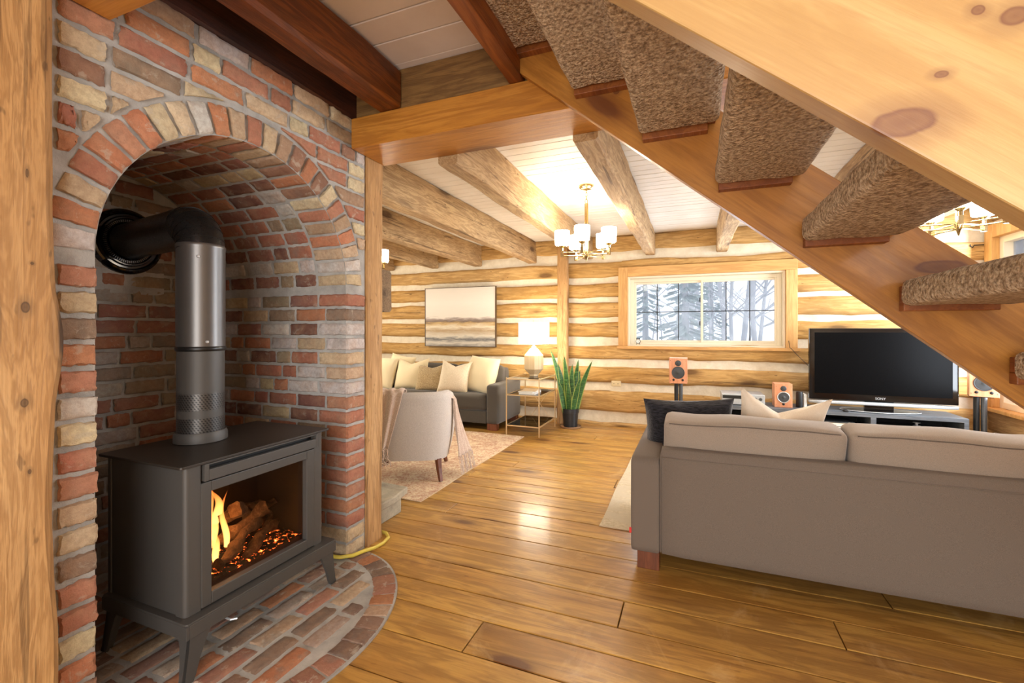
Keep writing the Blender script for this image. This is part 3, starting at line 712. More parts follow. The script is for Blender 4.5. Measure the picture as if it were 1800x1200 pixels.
for r in range(int(ZS/CH)):
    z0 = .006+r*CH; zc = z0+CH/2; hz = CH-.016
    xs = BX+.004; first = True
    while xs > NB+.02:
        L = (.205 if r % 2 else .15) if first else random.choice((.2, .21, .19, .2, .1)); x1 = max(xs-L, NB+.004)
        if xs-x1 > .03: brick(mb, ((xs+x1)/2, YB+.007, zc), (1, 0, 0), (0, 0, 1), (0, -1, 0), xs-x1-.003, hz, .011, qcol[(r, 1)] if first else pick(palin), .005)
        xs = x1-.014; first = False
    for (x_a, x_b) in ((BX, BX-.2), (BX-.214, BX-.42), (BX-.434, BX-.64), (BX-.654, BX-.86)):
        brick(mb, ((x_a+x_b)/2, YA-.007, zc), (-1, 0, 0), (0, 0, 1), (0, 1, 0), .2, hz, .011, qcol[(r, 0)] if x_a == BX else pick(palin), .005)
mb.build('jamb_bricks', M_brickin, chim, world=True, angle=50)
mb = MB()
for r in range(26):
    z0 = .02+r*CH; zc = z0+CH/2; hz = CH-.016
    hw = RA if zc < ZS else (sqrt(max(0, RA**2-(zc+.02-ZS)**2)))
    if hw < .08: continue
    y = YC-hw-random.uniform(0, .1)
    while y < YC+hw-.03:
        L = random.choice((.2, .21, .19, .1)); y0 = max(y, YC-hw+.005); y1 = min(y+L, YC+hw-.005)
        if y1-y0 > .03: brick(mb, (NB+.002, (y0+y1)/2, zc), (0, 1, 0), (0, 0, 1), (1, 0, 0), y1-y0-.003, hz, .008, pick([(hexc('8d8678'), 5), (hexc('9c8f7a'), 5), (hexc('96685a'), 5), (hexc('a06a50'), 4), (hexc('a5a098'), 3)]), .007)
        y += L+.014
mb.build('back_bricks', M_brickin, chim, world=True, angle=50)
# mortar patches smeared on back wall round the pipe and parging where alcove meets floor
mb = MB(); mb.box(NB+.006, NB+.0085, YC-.16, YC+.23, 1.44, 1.9)
mb.build('parging', M_mortar, chim, world=True)

# hearth on the floor: half ellipse rim + floor inside alcove
AX, AY = .55, .665
hearth = thing('hearth', 'worn brick hearth with a rounded front set into the plank floor under the stove', 'hearth', (BX, YC, 0))
mb = MB(); n = 48
def ell(t, k=1.0, off=0): return (BX+(AX*k+off)*sin(t), YC-(AY*k+off)*cos(t))
top = .012
pts = [ell(pi*i/n) for i in range(n+1)]
poly = [(NB, YA+.002), (BX+.001, YA+.002), (BX+.001, YC-AY)]+pts[1:-1]+[(BX+.001, YC+AY), (BX+.001, YB-.002), (NB, YB-.002)]
mb.prism(poly, 0.0005, top-.003, 'z'); mb.build('mortar_bed', M_mortar, hearth, world=True)
mb = MB()
perim = []; NN = 400
for i in range(NN+1):
    t = pi*i/NN; perim.append((t, *ell(t)))
s = [0]
for i in range(NN): s.append(s[-1]+math.dist(perim[i][1:], perim[i+1][1:]))
nb = 21
for k in range(nb):
    target = s[-1]*(k+.5)/nb; i = min(range(NN+1), key=lambda j: abs(s[j]-target)); t = perim[i][0]
    p0 = Vector((*ell(t), 0)); tn = Vector((AX*cos(t), AY*sin(t), 0)).normalized(); nrm = Vector((tn.y, -tn.x, 0))
    if nrm.dot(p0-Vector((BX, YC, 0))) < 0: nrm = -nrm
    w = s[-1]/nb-.010
    ctr = p0-nrm*.062; ctr.z = top-.006
    if ctr.x < BX+.02: ctr.x = BX+.02
    brick(mb, ctr, nrm.cross(Vector((0, 0, 1)))*-1, nrm, (0, 0, 1), w, .112, .008, pick(palfl), .004, taper=.06)
mb.build('rim_bricks', M_brickfl, hearth, world=True, angle=50)
mb = MB(); r = 0; x = NB+.05
while x < BX+AX-.13:
    xm = x+.047
    if xm < BX: ya, yb = YA+.01, YB-.01
    else:
        k = max(0, 1-((xm+.035-BX)/(AX-.125))**2); hh = (AY-.125)*sqrt(k); ya, yb = YC-hh, YC+hh
    y = ya-random.uniform(0, .1)
    while y < yb-.03:
        L = .205; y0 = max(y, ya); y1 = min(y+L, yb)
        if y1-y0 > .035: brick(mb, (xm, (y0+y1)/2, top-.006), (0, 1, 0), (-1, 0, 0), (0, 0, 1), y1-y0-.004, .082, .008, pick(palfl), .006)
        y += L+.012
    x += .096
mb.build('field_bricks', M_brickfl, hearth, world=True, angle=50)
HT = top

# slab-like timber post at far left
mb = MB(); seg = 60; vs = []; fs = []
def edge(z): return .012*sin(z*2.1+.5)+.02*math.exp(-((z-1.22)/.12)**2)-.022*math.exp(-((z-.72)/.28)**2)+noise.noise(Vector((z*6, 1, 0)))*.004+.004
for i in range(seg+1):
    z = NZ*i/seg; e = edge(z)
    vs += [(-1.79, .44, z), (-1.655, .44, z), (-1.655, .683+e, z), (-1.668, .698+e*1.0, z), (-1.70, .714+e*.6, z), (-1.79, .72, z)]
fs = [(i*6+k, i*6+(k+1) % 6, (i+1)*6+(k+1) % 6, (i+1)*6+k) for i in range(seg) for k in range(6)]+[tuple(range(6))[::-1], tuple(seg*6+k for k in range(6))]
mb.add(vs, fs)
tag(mb.build('timber_post', W_postL, angle=35), 'wide live-edge timber post with a knot, standing left of the brick wall', 'post')
mb = MB(); hewn(mb, -1.86, -1.741, 2.10, 2.245, 0, 2.404, 'z', .005, seed=3)
tag(mb.build('timber_post', W_post, angle=35), 'rough square timber post between the brick wall and the living room', 'post')
mb = MB(); hewn(mb, -1.70, -1.56, BY-.12, BY-.04, 0, 2.465, 'z', .005, seed=5)
tag(mb.build('timber_post', W_post, angle=35), 'slender upright timber post on the log wall behind the snake plant', 'post')

# ------------------------------------------------------------------ beams
mb = MB(); hewn(mb, -1.731, RX, 1.965, 2.25, 2.24, 2.405, 'x', .0015, ch=.004, seed=1, seg=40)
tag(mb.build('header_beam', W_header, angle=35), 'smooth varnished header beam spanning above the room opening', 'beam')
mb = MB(); mb.box(-1.73, RX-.03, 2.0, 2.19, 2.411, 2.628)
tag(mb.build('header_board', W_hboard, bevel=.003), 'stained upright board resting on the header beam below the near ceiling', 'board')
mb = MB(); hewn(mb, -1.728, RX-.03, .60, .865, 2.24, 2.40, 'x', .002, ch=.004, seed=2)
tag(mb.build('header_beam', W_header, angle=35), 'varnished beam corner jutting into the top left corner above the bricks', 'beam')
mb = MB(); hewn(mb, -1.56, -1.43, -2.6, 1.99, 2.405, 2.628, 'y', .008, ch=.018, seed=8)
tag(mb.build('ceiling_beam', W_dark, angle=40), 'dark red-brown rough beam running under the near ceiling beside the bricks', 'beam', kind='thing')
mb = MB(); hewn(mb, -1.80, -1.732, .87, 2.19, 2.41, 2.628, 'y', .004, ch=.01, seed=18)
tag(mb.build('wall_plate', W_plate_shade, angle=40), 'timber plate lying on top of the brick wall, coloured dark for the shade there', 'beam', kind='thing')
mb = MB(); hewn(mb, -.805, -.735, -2.6, 1.99, 2.405, 2.628, 'y', .003, ch=.004, seed=12)
tag(mb.build('trimmer_beam', W_trim, angle=40), 'slim red-brown trimmer beam at the edge of the stair opening', 'beam', kind='thing')
bl = {-4: 'leftmost rough joist of the living room, highest behind the wall sconce', -3: 'rough joist of the living room second from the wall sconce', -2: 'rough joist ending above the left part of the seascape picture',
      -1: 'rough joist ending left of the chandelier, above the table lamp', 0: 'rough joist passing just left of the chandelier rod', 1: 'rough greyish joist right of the chandelier', 2: 'short-looking rough joist ending above the middle of the window', 3: 'rough joist mostly hidden behind the staircase', 4: 'rough joist near the right wall behind the staircase'}
BXR = {-4: -4.41, -3: -3.60, -2: -2.866, -1: -2.025, 0: -1.235, 1: -.445, 2: .375, 3: 1.17, 4: 1.97}
for i, xr in BXR.items():
    mb = MB(); hewn(mb, xr-.125, xr, 2.251, BY+.0, 2.19+random.uniform(-.01, .01), 2.476, 'y', .007, ch=.012, seed=20+i)
    tag(mb.build('ceiling_beam', W_beam, angle=40), bl[i], 'beam', 'living room ceiling joists', 'thing')

# ------------------------------------------------------------------ staircase
st = thing('staircase', 'open-riser pine staircase with looped brown carpet wrapped round each tread', 'staircase', (2.2, 1.45, 0))
def zl(X): return 1.8266-.83*X+.0
SL = .83
def stringer(y0, y1, mat, xa, xb, vh):
    z = lambda X: 1.812-SL*X
    poly = [(xa, z(xa)), (xb, max(0, z(xb))), (xb, z(xb)+vh), (xa, z(xa)+vh)]
    xf = 1.812/SL; xt = (1.812+vh)/SL
    poly = [(xa, z(xa)), (xf, 0), (xt, 0), (xa, z(xa)+vh)]
    mb = MB(); mb.prism(poly, y0, y1, 'y'); return mb.build('stringer', mat, st, world=True, bevel=.004)
stringer(1.925, 1.963, W_pine2, -.735, 0, .37)
stringer(.918, .975, W_pine, -.79, 0, .40)
for k in range(-3, 8):
    zb = 1.800-.234*k; xb = .077+.281*k
    D = .295; T = .085
    mb = MB(); mb.box(xb+.012, xb+D-.012, .976, 1.924, zb+.018, zb+T-.018)
    tr = mb.build('tread', W_tread, st, world=True, bevel=.003)
    # carpet: rounded wrap in XZ swept along Y, slightly wobbly
    prof = []; r = .022
    for (cx, cz, a0) in ((xb+D-r, zb+T-r, 0), (xb+r, zb+T-r, 90), (xb+r, zb+r, 180), (xb+D-r, zb+r, 270)):
        for a in range(0, 91, 30): prof.append((cx+r*cos(R(a0+a)), cz+r*sin(R(a0+a))))
    P2 = []
    for i in range(len(prof)):
        a = prof[i]; b = prof[(i+1) % len(prof)]; L = math.dist(a, b); m = max(1, int(L/.03))
        for j in range(m): P2.append((a[0]+(b[0]-a[0])*j/m, a[1]+(b[1]-a[1])*j/m))
    y0, y1 = 1.02, 1.868; ns = 24; vs = []
    for i in range(ns+1):
        y = y0+(y1-y0)*i/ns
        for j, (px, pz) in enumerate(P2):
            w = noise.noise_vector(Vector((px*12, y*9, pz*12+k)))*.0035
            yy = y+(noise.noise(Vector((px*20, k, pz*20)))*.012 if i in (0, ns) else 0)
            vs.append((px+w.x, yy, pz+w.z))
    n = len(P2); fs = [(i*n+j, i*n+(j+1) % n, (i+1)*n+(j+1) % n, (i+1)*n+j) for i in range(ns) for j in range(n)]+[tuple(range(n))[::-1], tuple(ns*n+j for j in range(n))]
    mb = MB(); mb.add(vs, fs); mb.build('carpet', M_carpet, tr, world=False, angle=60).location = -Vector(st.location)
    mb = MB(); mb.box(xb+.012, xb+D-.04, 1.885, 1.9249, zb-.018, zb+.0179); mb.build('cleat', W_tread, st, world=True, bevel=.002)

# ------------------------------------------------------------------ stove
sv = thing('stove', 'freestanding dark grey iron gas stove with a glass front and a burning log fire', 'stove', (-1.88, 1.378, HT))
def SVb(name, mb, mat, parent=sv, **k):
    L = sv.location; mb.v = [(a-L.x, b-L.y, c-L.z) for a, b, c in mb.v]; return mb.build(name, mat, parent, **k)
def rr(x0, x1, y0, y1, r, n=5):
    pts = []
    for cx, cy, a0 in ((x1-r, y1-r, 0), (x0+r, y1-r, 90), (x0+r, y0+r, 180), (x1-r, y0+r, 270)):
        for i in range(n+1): a = R(a0+90*i/n); pts.append((cx+r*cos(a), cy+r*sin(a)))
    return pts
mb = MB(); mb.prism(rr(-2.15, -1.655, 1.03, 1.725, .012, 3), .760, .770, 'z'); SVb('top_plate', mb, M_irontop, bevel=.002)
# body: shell walls with rounded front corners; front face open for glass
FX = -1.672; GX = FX
gy0, gy1, gz0, gz1 = 1.150, 1.598, .275, .650
mb = MB()
zb, zt = .225, .759
# side/back walls
mb.box(-2.11, -1.724, 1.059, 1.075, zb, zt); mb.box(-2.11, -1.724, 1.68, 1.696, zb, zt); mb.box(-2.13, -2.11, 1.055, 1.70, zb, zt); mb.box(-2.11, -1.72, 1.075, 1.68, zb, zb+.012)
SVb('body', mb, M_iron, bevel=.002)
for (yc, s) in ((1.095, -1), (1.66, 1)):
    mb = MB()
    pts = [(-1.722, yc+s*.04)]+[(FX-.018+.018*sin(R(a)), yc+s*.022+s*.018*cos(R(a))) for a in range(0, 91, 15)]+[(FX-.0, yc-s*.016), (-1.722, yc-s*.016)]
    if s > 0: pts = pts[::-1]
    mb.prism(pts, zb, zt, 'z')
    SVb('corner_post', mb, M_iron, angle=30)
# front frame round the glass
mb = MB(); a, b = 1.112, 1.643
def frame(mb, x0, x1, ya, yb, za, zb2, ha, hb, hc, hd):
    mb.box(x0, x1, ya, ha, za, zb2); mb.box(x0, x1, hb, yb, za, zb2); mb.box(x0, x1, ha, hb, za, hc); mb.box(x0, x1, ha, hb, hd, zb2)
frame(mb, FX-.03, FX+.003, a, b, zb+.005, .688, gy0, gy1, gz0, gz1); SVb('door_frame', mb, M_iron, bevel=.003)
mb = MB(); frame(mb, FX-.01, FX+.012, 1.118, 1.655, .694, .758, 1.135, 1.645, .735, .752); SVb('vent_hood', mb, M_iron, bevel=.002)
mb = MB(); mb.box(FX-.04, FX-.02, 1.12, 1.65, .70, .757); SVb('vent_slot', mb, M_black)
mb = MB(); mb.box(FX-.026, FX-.023, gy0-.002, gy1+.002, gz0-.002, gz1+.002); SVb('glass', mb, M_sglass)
# firebox
mb = MB(); x0, x1 = -2.03, FX-.032
mb.box(x0-.01, x0, gy0-.03, gy1+.03, gz0-.03, gz1+.02); mb.box(x0, x1, gy0-.04, gy0-.03, gz0-.03, gz1+.02); mb.box(x0, x1, gy1+.03, gy1+.04, gz0-.03, gz1+.02)
mb.box(x0, x1, gy0-.04, gy1+.04, gz0-.03, gz0-.005); mb.box(x0, x1, gy0-.04, gy1+.04, gz1+.02, gz1+.03); SVb('firebox', mb, M_blackin)
# burner logs
def rlog(mb, p0, p1, r, sd):
    p0, p1 = Vector(p0), Vector(p1); pts = [p0.lerp(p1, i/10)+Vector((0, 0, .012*sin(i*.7+sd))) for i in range(11)]
    b0 = len(mb.v); mb.tube(pts, [r*(.8+.25*sin(i*1.3+sd)) for i in range(11)], 12)
    for i in range(b0, len(mb.v)):
        v = Vector(mb.v[i]); mb.v[i] = tuple(v+noise.noise_vector(v*30+Vector((sd, 0, 0)))*.012)
for (p0, p1, r, sd) in (((-1.90, 1.24, .32), (-1.84, 1.52, .42), .036, 1), ((-1.93, 1.60, .33), (-1.86, 1.38, .46), .034, 2), ((-1.76, 1.24, .31), (-1.86, 1.50, .38), .028, 3), ((-1.76, 1.36, .30), (-1.86, 1.60, .35), .028, 4), ((-1.92, 1.36, .43), (-1.88, 1.60, .43), .028, 5)):
    mb = MB(); rlog(mb, p0, p1, r, sd); SVb('burner_log', mb, M_log_fire, angle=60)
mb = MB(); mb.grid(lambda a, b: (-1.98+.26*a, gy0-.02+(gy1-gy0+.04)*b, .285+.022*(1-a)+noise.noise(Vector((a*9, b*16, 0)))*.012), 16, 30)
SVb('ember_bed', mb, M_ember, smooth=True)
def flame(p, h, w, sd):
    mb = MB(); p = Vector(p)
    pts = []; rs = []
    for i in range(15):
        t = i/14; pts.append(p+Vector((sin(t*4+sd)*.008, sin(t*5+sd*2)*.012*t*2, h*t))); rs.append(w*max(.02, sin(pi*min(1, .18+t*.82))**.8*(1-t*.55)))
    mb.tube(pts, rs, 12); SVb('flame', mb, M_flame, smooth=True)
for q in (((-1.87, 1.285, .345), .21, .020, 0), ((-1.84, 1.325, .335), .23, .015, 1), ((-1.91, 1.30, .35), .24, .026, 2), ((-1.80, 1.255, .31), .15, .016, 3), ((-1.95, 1.36, .40), .16, .022, 6)): flame(*q)
fl = bpy.data.lights.new('fire_glow', 'POINT'); fl.energy = 1.8; fl.color = (1, .5, .17); fl.shadow_soft_size = .06; fo_ = bpy.data.objects.new('fire_glow', fl); fo_.location = (-1.82, 1.30, .44); COL.objects.link(fo_)
# base apron and legs
mb = MB(); pts = rr(-2.13, -1.632, 1.035, 1.742, .012, 3); inn = rr(-2.115, -1.645, 1.05, 1.727, .008, 3)
n = len(pts); mb.prism(pts, .216, .224, 'z')
mb.box(-2.13, -1.632, 1.035, 1.047, .168, .216); mb.box(-2.13, -1.632, 1.73, 1.742, .168, .216); mb.box(-1.644, -1.632, 1.047, 1.73, .168, .216); mb.box(-2.13, -2.118, 1.047, 1.73, .168, .216)
SVb('base_apron', mb, M_iron, bevel=.0015)
mb = MB(); mb.box(-2.08, -1.72, 1.12, 1.66, .13, .168); SVb('burner_tray', mb, M_black)
for (lx, sx) in ((-1.642, 1), (-2.12, -1)):
    for (ly, sy) in ((1.05, -1), (1.727, 1)):
        # curved leg: wide at top, narrow at foot
        mb = MB(); prof = [(0, .168, .075), (.004, .13, .058), (.012, .08, .044), (.020, .03, .036), (.026, HT, .032)]
        vs = []
        for off, z, w in prof:
            o = off
            yo = ly+sy*(o*.8); yi = yo-sy*w
            for (xx, yy) in ((lx+sx*(.006), yo), (lx+sx*(.006), yi), (lx-sx*.010, yi), (lx-sx*.010, yo)): vs.append((xx, yy, z))
            vs_ = None
        # side flange, along X
        fs = [(i*4+k, i*4+(k+1) % 4, (i+1)*4+(k+1) % 4, (i+1)*4+k) for i in range(4) for k in range(4)]+[(0, 1, 2, 3), (16, 17, 18, 19)]
        mb.add(vs, fs)
        vs = []
        for off, z, w in prof:
            yo = ly+sy*(off*.8)
            for (xx, yy) in ((lx+sx*.0058, yo), (lx+sx*.0058, yo-sy*.010), (lx-sx*w*.8, yo-sy*.010), (lx-sx*w*.8, yo)): vs.append((xx, yy, z))
        mb.add(vs, fs); SVb('leg', mb, M_iron)
mb = MB(); mb.tube([(-1.70, 1.20, .15), (-1.635, 1.20, .148), (-1.62, 1.215, .148)], .004, 8); SVb('control_rod', mb, M_silver)

# stove pipe
PC = Vector((-2.0, 1.33, 0)); pr = .088
pp = thing('stove_pipe', 'black and grey stove pipe rising from the stove and elbowing into the alcove wall', 'pipe', (PC.x, PC.y, .770+.001))
def PPb(name, mb, mat, **k):
    L = pp.location; mb.v = [(a-L.x, b-L.y, c-L.z) for a, b, c in mb.v]; return mb.build(name, mat, pp, **k)
mb = MB(); mb.lathe([(pr+.012, .772), (pr+.012, .80), (pr+.006, .815), (pr, .815)], PC, 40); PPb('collar', mb, M_iron, angle=30)
mb = MB(); mb.lathe([(pr+.001, .815), (pr+.001, .875)], PC, 40, cap=False); mb.lathe([(pr+.001, .91), (pr+.001, .98)], PC, 40, cap=False); PPb('pierced_band', mb, M_pierce, smooth=True)
mb = MB(); mb.lathe([(pr, .81), (pr, 1.17)], PC, 40, cap=False); PPb('lower_pipe', mb, M_iron, smooth=True)
mb = MB(); mb.lathe([(pr+.003, 1.165), (pr+.003, 1.60), (pr+.005, 1.605), (pr+.005, 1.615), (pr+.002, 1.62)], PC, 40, cap=False); PPb('upper_pipe', mb, M_pipe, smooth=True)
mb = MB(); mb.lathe([(pr+.003, 1.160), (pr+.006, 1.165), (pr+.006, 1.175), (pr+.003, 1.18)], PC, 40, cap=False); PPb('seam_band', mb, M_black, smooth=True)
d = Vector((NB+.02, 1.44, 1.715))-Vector((PC.x, PC.y, 1.70)); dh = Vector((d.x, d.y, 0)).normalized()
mb = MB(); c0 = Vector((PC.x, PC.y, 1.60)); er = .11; pts = [c0]
for i in range(0, 7):
    a = R(90*i/6); pts.append(c0+Vector((0, 0, er*sin(a)))+dh*er*(1-cos(a)))
rs = [pr+.002]*len(pts); mb.tube(pts, rs, 32)
PPb('elbow', mb, M_pipe2, angle=50)
mb = MB()
for i in range(1, 7):
    a = R(90*i/6); ctr = pts[i]; tn = (pts[min(i+1, len(pts)-1)]-pts[i-1]).normalized() if i < 7 else dh
    mb.tube([ctr-tn*.002, ctr+tn*.002], pr+.004, 32)
PPb('elbow_seam', mb, M_black, angle=50)
end = pts[-1]; wallp = Vector((NB+.02, 0, 0)); L = (end.x-(NB+.02))/(-dh.x)
mb = MB(); mb.tube([end-dh*.01, end+dh*.12, end+dh*L], [pr+.004, pr+.001, pr+.001], 32); PPb('horizontal_pipe', mb, M_pipe2, angle=40)
tc_ = end+dh*L
mb = MB(); Mx = Matrix.Rotation(R(90), 4, 'Y')
prf = [(.088, .03), (.095, .032), (.10, .022), (.112, .022), (.118, .030), (.125, .030), (.130, .018), (.140, .018), (.146, .024), (.155, .020), (.166, .010), (.170, 0)]
mb.lathe(prf, tc_-Vector((.012, 0, 0)), 64, M=Mx, cap=False)
PPb('wall_rosette', mb, M_gloss, smooth=False)
mb = MB()
for k in range(72):
    a = 2*pi*k/72
    for r0, r1 in ((.100, .112),):
        Mt = Matrix.Translation(tc_-Vector((.012, 0, 0))) @ Matrix.Rotation(a, 4, 'X')
        mb.box(.021, .026, r0, r1, -.0018, .0018, M=Mt)
PPb('rosette_ribs', mb, M_pipe)
for (an, z) in ((-40, 1.56), (-20, 1.20), (-70, .79)):
    mb = MB(); q = PC+Vector((cos(R(an)), sin(R(an)), 0))*(pr+.004)+Vector((0, 0, z)); mb.rbox(q, (.006, .006, .006), .005, 4)
    PPb('screw', mb, M_silver)

# yellow hose
mb = MB(); mb.tube([(-1.90, 1.925, .028), (-1.82, 1.905, .028), (-1.765, 1.915, .028), (-1.715, 1.955, .028), (-1.695, 2.02, .027), (-1.68, 2.09, .016), (-1.675, 2.16, .013), (-1.69, 2.23, .013), (-1.74, 2.275, .013), (-1.85, 2.285, .013)], .010, 10)
tag(mb.build('gas_hose', M_yellow, smooth=True), 'yellow hose curling from the alcove round the foot of the timber post', 'hose')

# ------------------------------------------------------------------ stone fireplace beyond (back to back)
mb = MB(); mb.box(-3.9, -2.06, 2.25, 2.52, 0, 2.47)
struct(mb.build('wall_chimney', M_stone))
mb = MB(); mb.prism([(-2.055, 2.29), (-1.86, 2.29), (-1.86, 2.60), (-3.9, 2.60), (-3.9, 2.525), (-2.055, 2.525)], 0, .125, 'z'); hs = mb.build('stone_hearth', M_stone, bevel=.01)
tag(hs, 'low stone hearth with a flagstone top behind the timber post', 'hearth')
mb = MB(); mb.prism([(-2.055, 2.275), (-1.80, 2.275), (-1.79, 2.42), (-1.83, 2.63), (-2.3, 2.66), (-3.9, 2.66), (-3.9, 2.525), (-2.055, 2.525)], .1251, .172, 'z'); mb.build('flagstone', M_stone, hs, bevel=.008)
mb = MB(); hewn(mb, -3.6, -2.10, 2.521, 2.81, 1.385, 1.69, 'x', .008, seed=31, ch=.02)
tag(mb.build('mantel', W_mantel, angle=40), 'weathered grey timber mantel with cracked end grain, half hidden by the post', 'mantel')

# ------------------------------------------------------------------ lamps
def chandelier(c, th0, label):
    t = thing('chandelier', label, 'chandelier', c, 0, 'brass chandeliers')
    z0 = 0
    mb = MB(); mb.lathe([(.02, -.035), (.045, -.03), (.062, -.018), (.066, -.004), (.066, 0)], n=24); mb.build('canopy', M_nickel, t, angle=35)
    mb = MB()
    for k in range(4):
        zc = -.048-.028*k
        ring = [(.010*cos(a)*(1 if k % 2 else .0)+0, .010*cos(a)*(0 if k % 2 else 1), zc+.019*sin(a)) for a in [2*pi*i/12 for i in range(12)]]
        mb.tube(ring, .0028, 6, close=True)
    mb.build('chain', M_nickel, t, smooth=True)
    mb = MB(); mb.lathe([(.004, -.15), (.014, -.152), (.015, -.16), (.015, -.56), (.020, -.562), (.020, -.60), (.012, -.61), (.004, -.64)], n=16); mb.build('rod', M_nickel, t, angle=35)
    for k in range(5):
        an = R(th0+72*k); dx, dy = cos(an), sin(an); Rr = .205; rd = Vector((dx, dy, 0)); tg = Vector((-dy, dx, 0))
        mb = MB()
        for dz in (-.565, -.595): mb.tube([rd*.015+Vector((0, 0, dz)), rd*Rr+Vector((0, 0, dz))], .0045, 8)
        Mt = Matrix.Translation(rd*Rr) @ Matrix.Rotation(an, 4, 'Z')
        mb.box(-.012, .012, -.012, .012, -.605, -.553, M=Mt); arm = mb.build('arm', M_nickel, t, angle=35)
        mb = MB(); mb.lathe([(.010, -.553), (.010, -.53), (.020, -.522), (.030, -.515), (.030, -.508), (.012, -.505)], rd*Rr, 16); mb.build('cup', M_nickel, arm, angle=35)
        mb = MB(); mb.lathe([(.052, -.505), (.060, -.497), (.062, -.44), (.062, -.385), (.058, -.385), (.056, -.44), (.054, -.49), (.01, -.50)], rd*Rr, 24, cap=False); mb.build('glass_shade', M_shade, arm, smooth=True)
    return t
VA = 21.87
chandelier((-.842, 3.79, CZ-.002), -109+VA, 'brass chandelier with five lit white glass shades, hanging in full view')
chandelier((1.52, 3.62, CZ-.002), -60+VA, 'brass chandelier almost hidden behind the staircase, only arms and shades peeking out')
t = thing('wall_sconce', 'small brass wall sconce with a glowing white shade beside the timber post', 'sconce', (-2.122, 2.72, 1.716))
mb = MB(); mb.box(-.02, .02, -.199, -.185, -.015, .07); mb.tube([(0, -.185, .01), (0, 0, -.01), (.0, .03, -.01), (0, .03, .02)], .006, 8); mb.build('bracket', M_nickel, t, angle=35)
mb = MB(); mb.lathe([(.012, .02), (.022, .03), (.022, .034)], (0, .03, 0), 16); mb.build('cup', M_nickel, t, angle=35)
mb = MB(); mb.lathe([(.028, .034), (.033, .05), (.033, .125), (.030, .125), (.03, .05)], (0, .03, 0), 20, cap=False); mb.build('glass_shade', M_shade, t, smooth=True)

# ------------------------------------------------------------------ rugs
def rug(name, label, x0, x1, y0, y1, mat, edge=None, th=.008, curl=None):
    mb = MB(); 
    def f(a, b):
        x = x0+(x1-x0)*a; y = y0+(y1-y0)*b
        z = th+noise.noise(Vector((x*2, y*2, 0)))*.001
        x += noise.noise(Vector((y*1.5, 3, 0)))*.012*(a in (0, 1)); y += noise.noise(Vector((x*1.5, 7, 0)))*.012*(b in (0, 1))
        return (x, y, z)
    mb.grid(f, 40, 40); n0 = len(mb.v)
    per = [i for i in range(41)]+[41*j+40 for j in range(1, 41)]+[41*40+i for i in range(39, -1, -1)]+[41*j for j in range(39, 0, -1)]
    low = [(mb.v[i][0], mb.v[i][1], .0015) for i in per]; P = [mb.v[i] for i in per]; m = len(per)
    mb.add(P+low, [(i, m+i, m+(i+1) % m, (i+1) % m) for i in range(m)], 1)
    tag(mb.build(name, [mat, edge or mat]), label, 'rug')
    return mb
M_rugedge = plain('rug_binding', hexc('c9b090'), .95)
rug('rug', 'faded red and cream patterned rug under the armchair and dark sofa', -4.9, -1.84, 2.80, 4.965, M_rug, M_rugedge)
rug('rug', 'pale beige rug lying under the taupe sofa', -.56, 2.3, 2.88, 5.0, M_rug2, M_rugedge)

# ------------------------------------------------------------------ sofas
def taupe_sofa():
    t = thing('sofa', 'long taupe fabric sofa seen from behind with loose back cushions', 'sofa', (.725, 2.42, 0))
    B = lambda n, mb, m, p=t, **k: mb.build(n, m, p, world=False, **k)
    X0, X1 = -1.035, .885
    def Lx(x): return x-.725
    aw = .155
    mb = MB(); mb.rbox((( Lx(-.158)+X1-aw)/2, .05, .374), ((X1-aw-Lx(-.158))/2, .05, .274), .022, 12, (0, .008, 0)); B('back_frame', mb, F_sofa_shade, smooth=True)
    mb = MB(); zt = .632
    mb.tube([(Lx(-.15), -.003, zt-.03), (X1-aw-.01, -.003, zt-.03)], .0025, 6); mb.tube([(Lx(-.158)+.002, -.001, .12), (Lx(-.158)+.002, -.001, .62)], .0022, 6); B('seam', mb, F_sofa_shade)
    for (a, b) in ((X0, X0+aw), (X1-aw, X1)):
        mb = MB(); mb.rbox(((a+b)/2, .485, .343), ((b-a)/2-.0005, .485, .243), .022, 12, (.006, 0, .004)); B('arm', mb, F_sofa_shade, smooth=True)
    mb = MB(); mb.box(X0+aw, X1-aw, .10, .93, .10, .26); B('seat_base', mb, F_sofa_shade, bevel=.01)
    xs = [Lx(-.150), Lx(.660), X1-aw-.004]
    for i in range(2):
        a, b = xs[i]+.003, xs[i+1]-.003
        mb = MB(); mb.rbox(((a+b)/2, .60, .345), ((b-a)/2, .36, .085), .03, 10, (0, .01, .012)); B('seat_cushion', mb, F_sofa_lit, smooth=True)
        mb = MB(); mb.rbox(((a+b)/2, .185, .610), ((b-a)/2-.002, .098, .178), .032, 18, (0, .035, .014), wob=.012, seed=3+i*4, M=Matrix.Rotation(R(7), 4, 'X'))
        cu = B('back_cushion', mb, F_sofa_lit, smooth=True)
        pts = [mb.at((-1+2*q/60, -1, 1)) for q in range(2, 59)]
        mb = MB(); mb.tube([(p[0], p[1]-.0005, p[2]+.0005) for p in pts], .0032, 6); mb.build('piping', F_piping, cu, smooth=True)
    for x in (X0+.035, X1-.145):
        for y in (.04, .82):
            mb = MB(); mb.box(x, x+.11, y, y+.08, .0 if y < .4 else .009, .105); B('leg', mb, W_sofafoot, bevel=.003)
    mb = MB(); mb.box(X0-.001, X0+.010, -.0045, .003, .196, .222); o = B('care_tag', mb, M_red); o['label'] = 'small red fabric tag'
taupe_sofa()
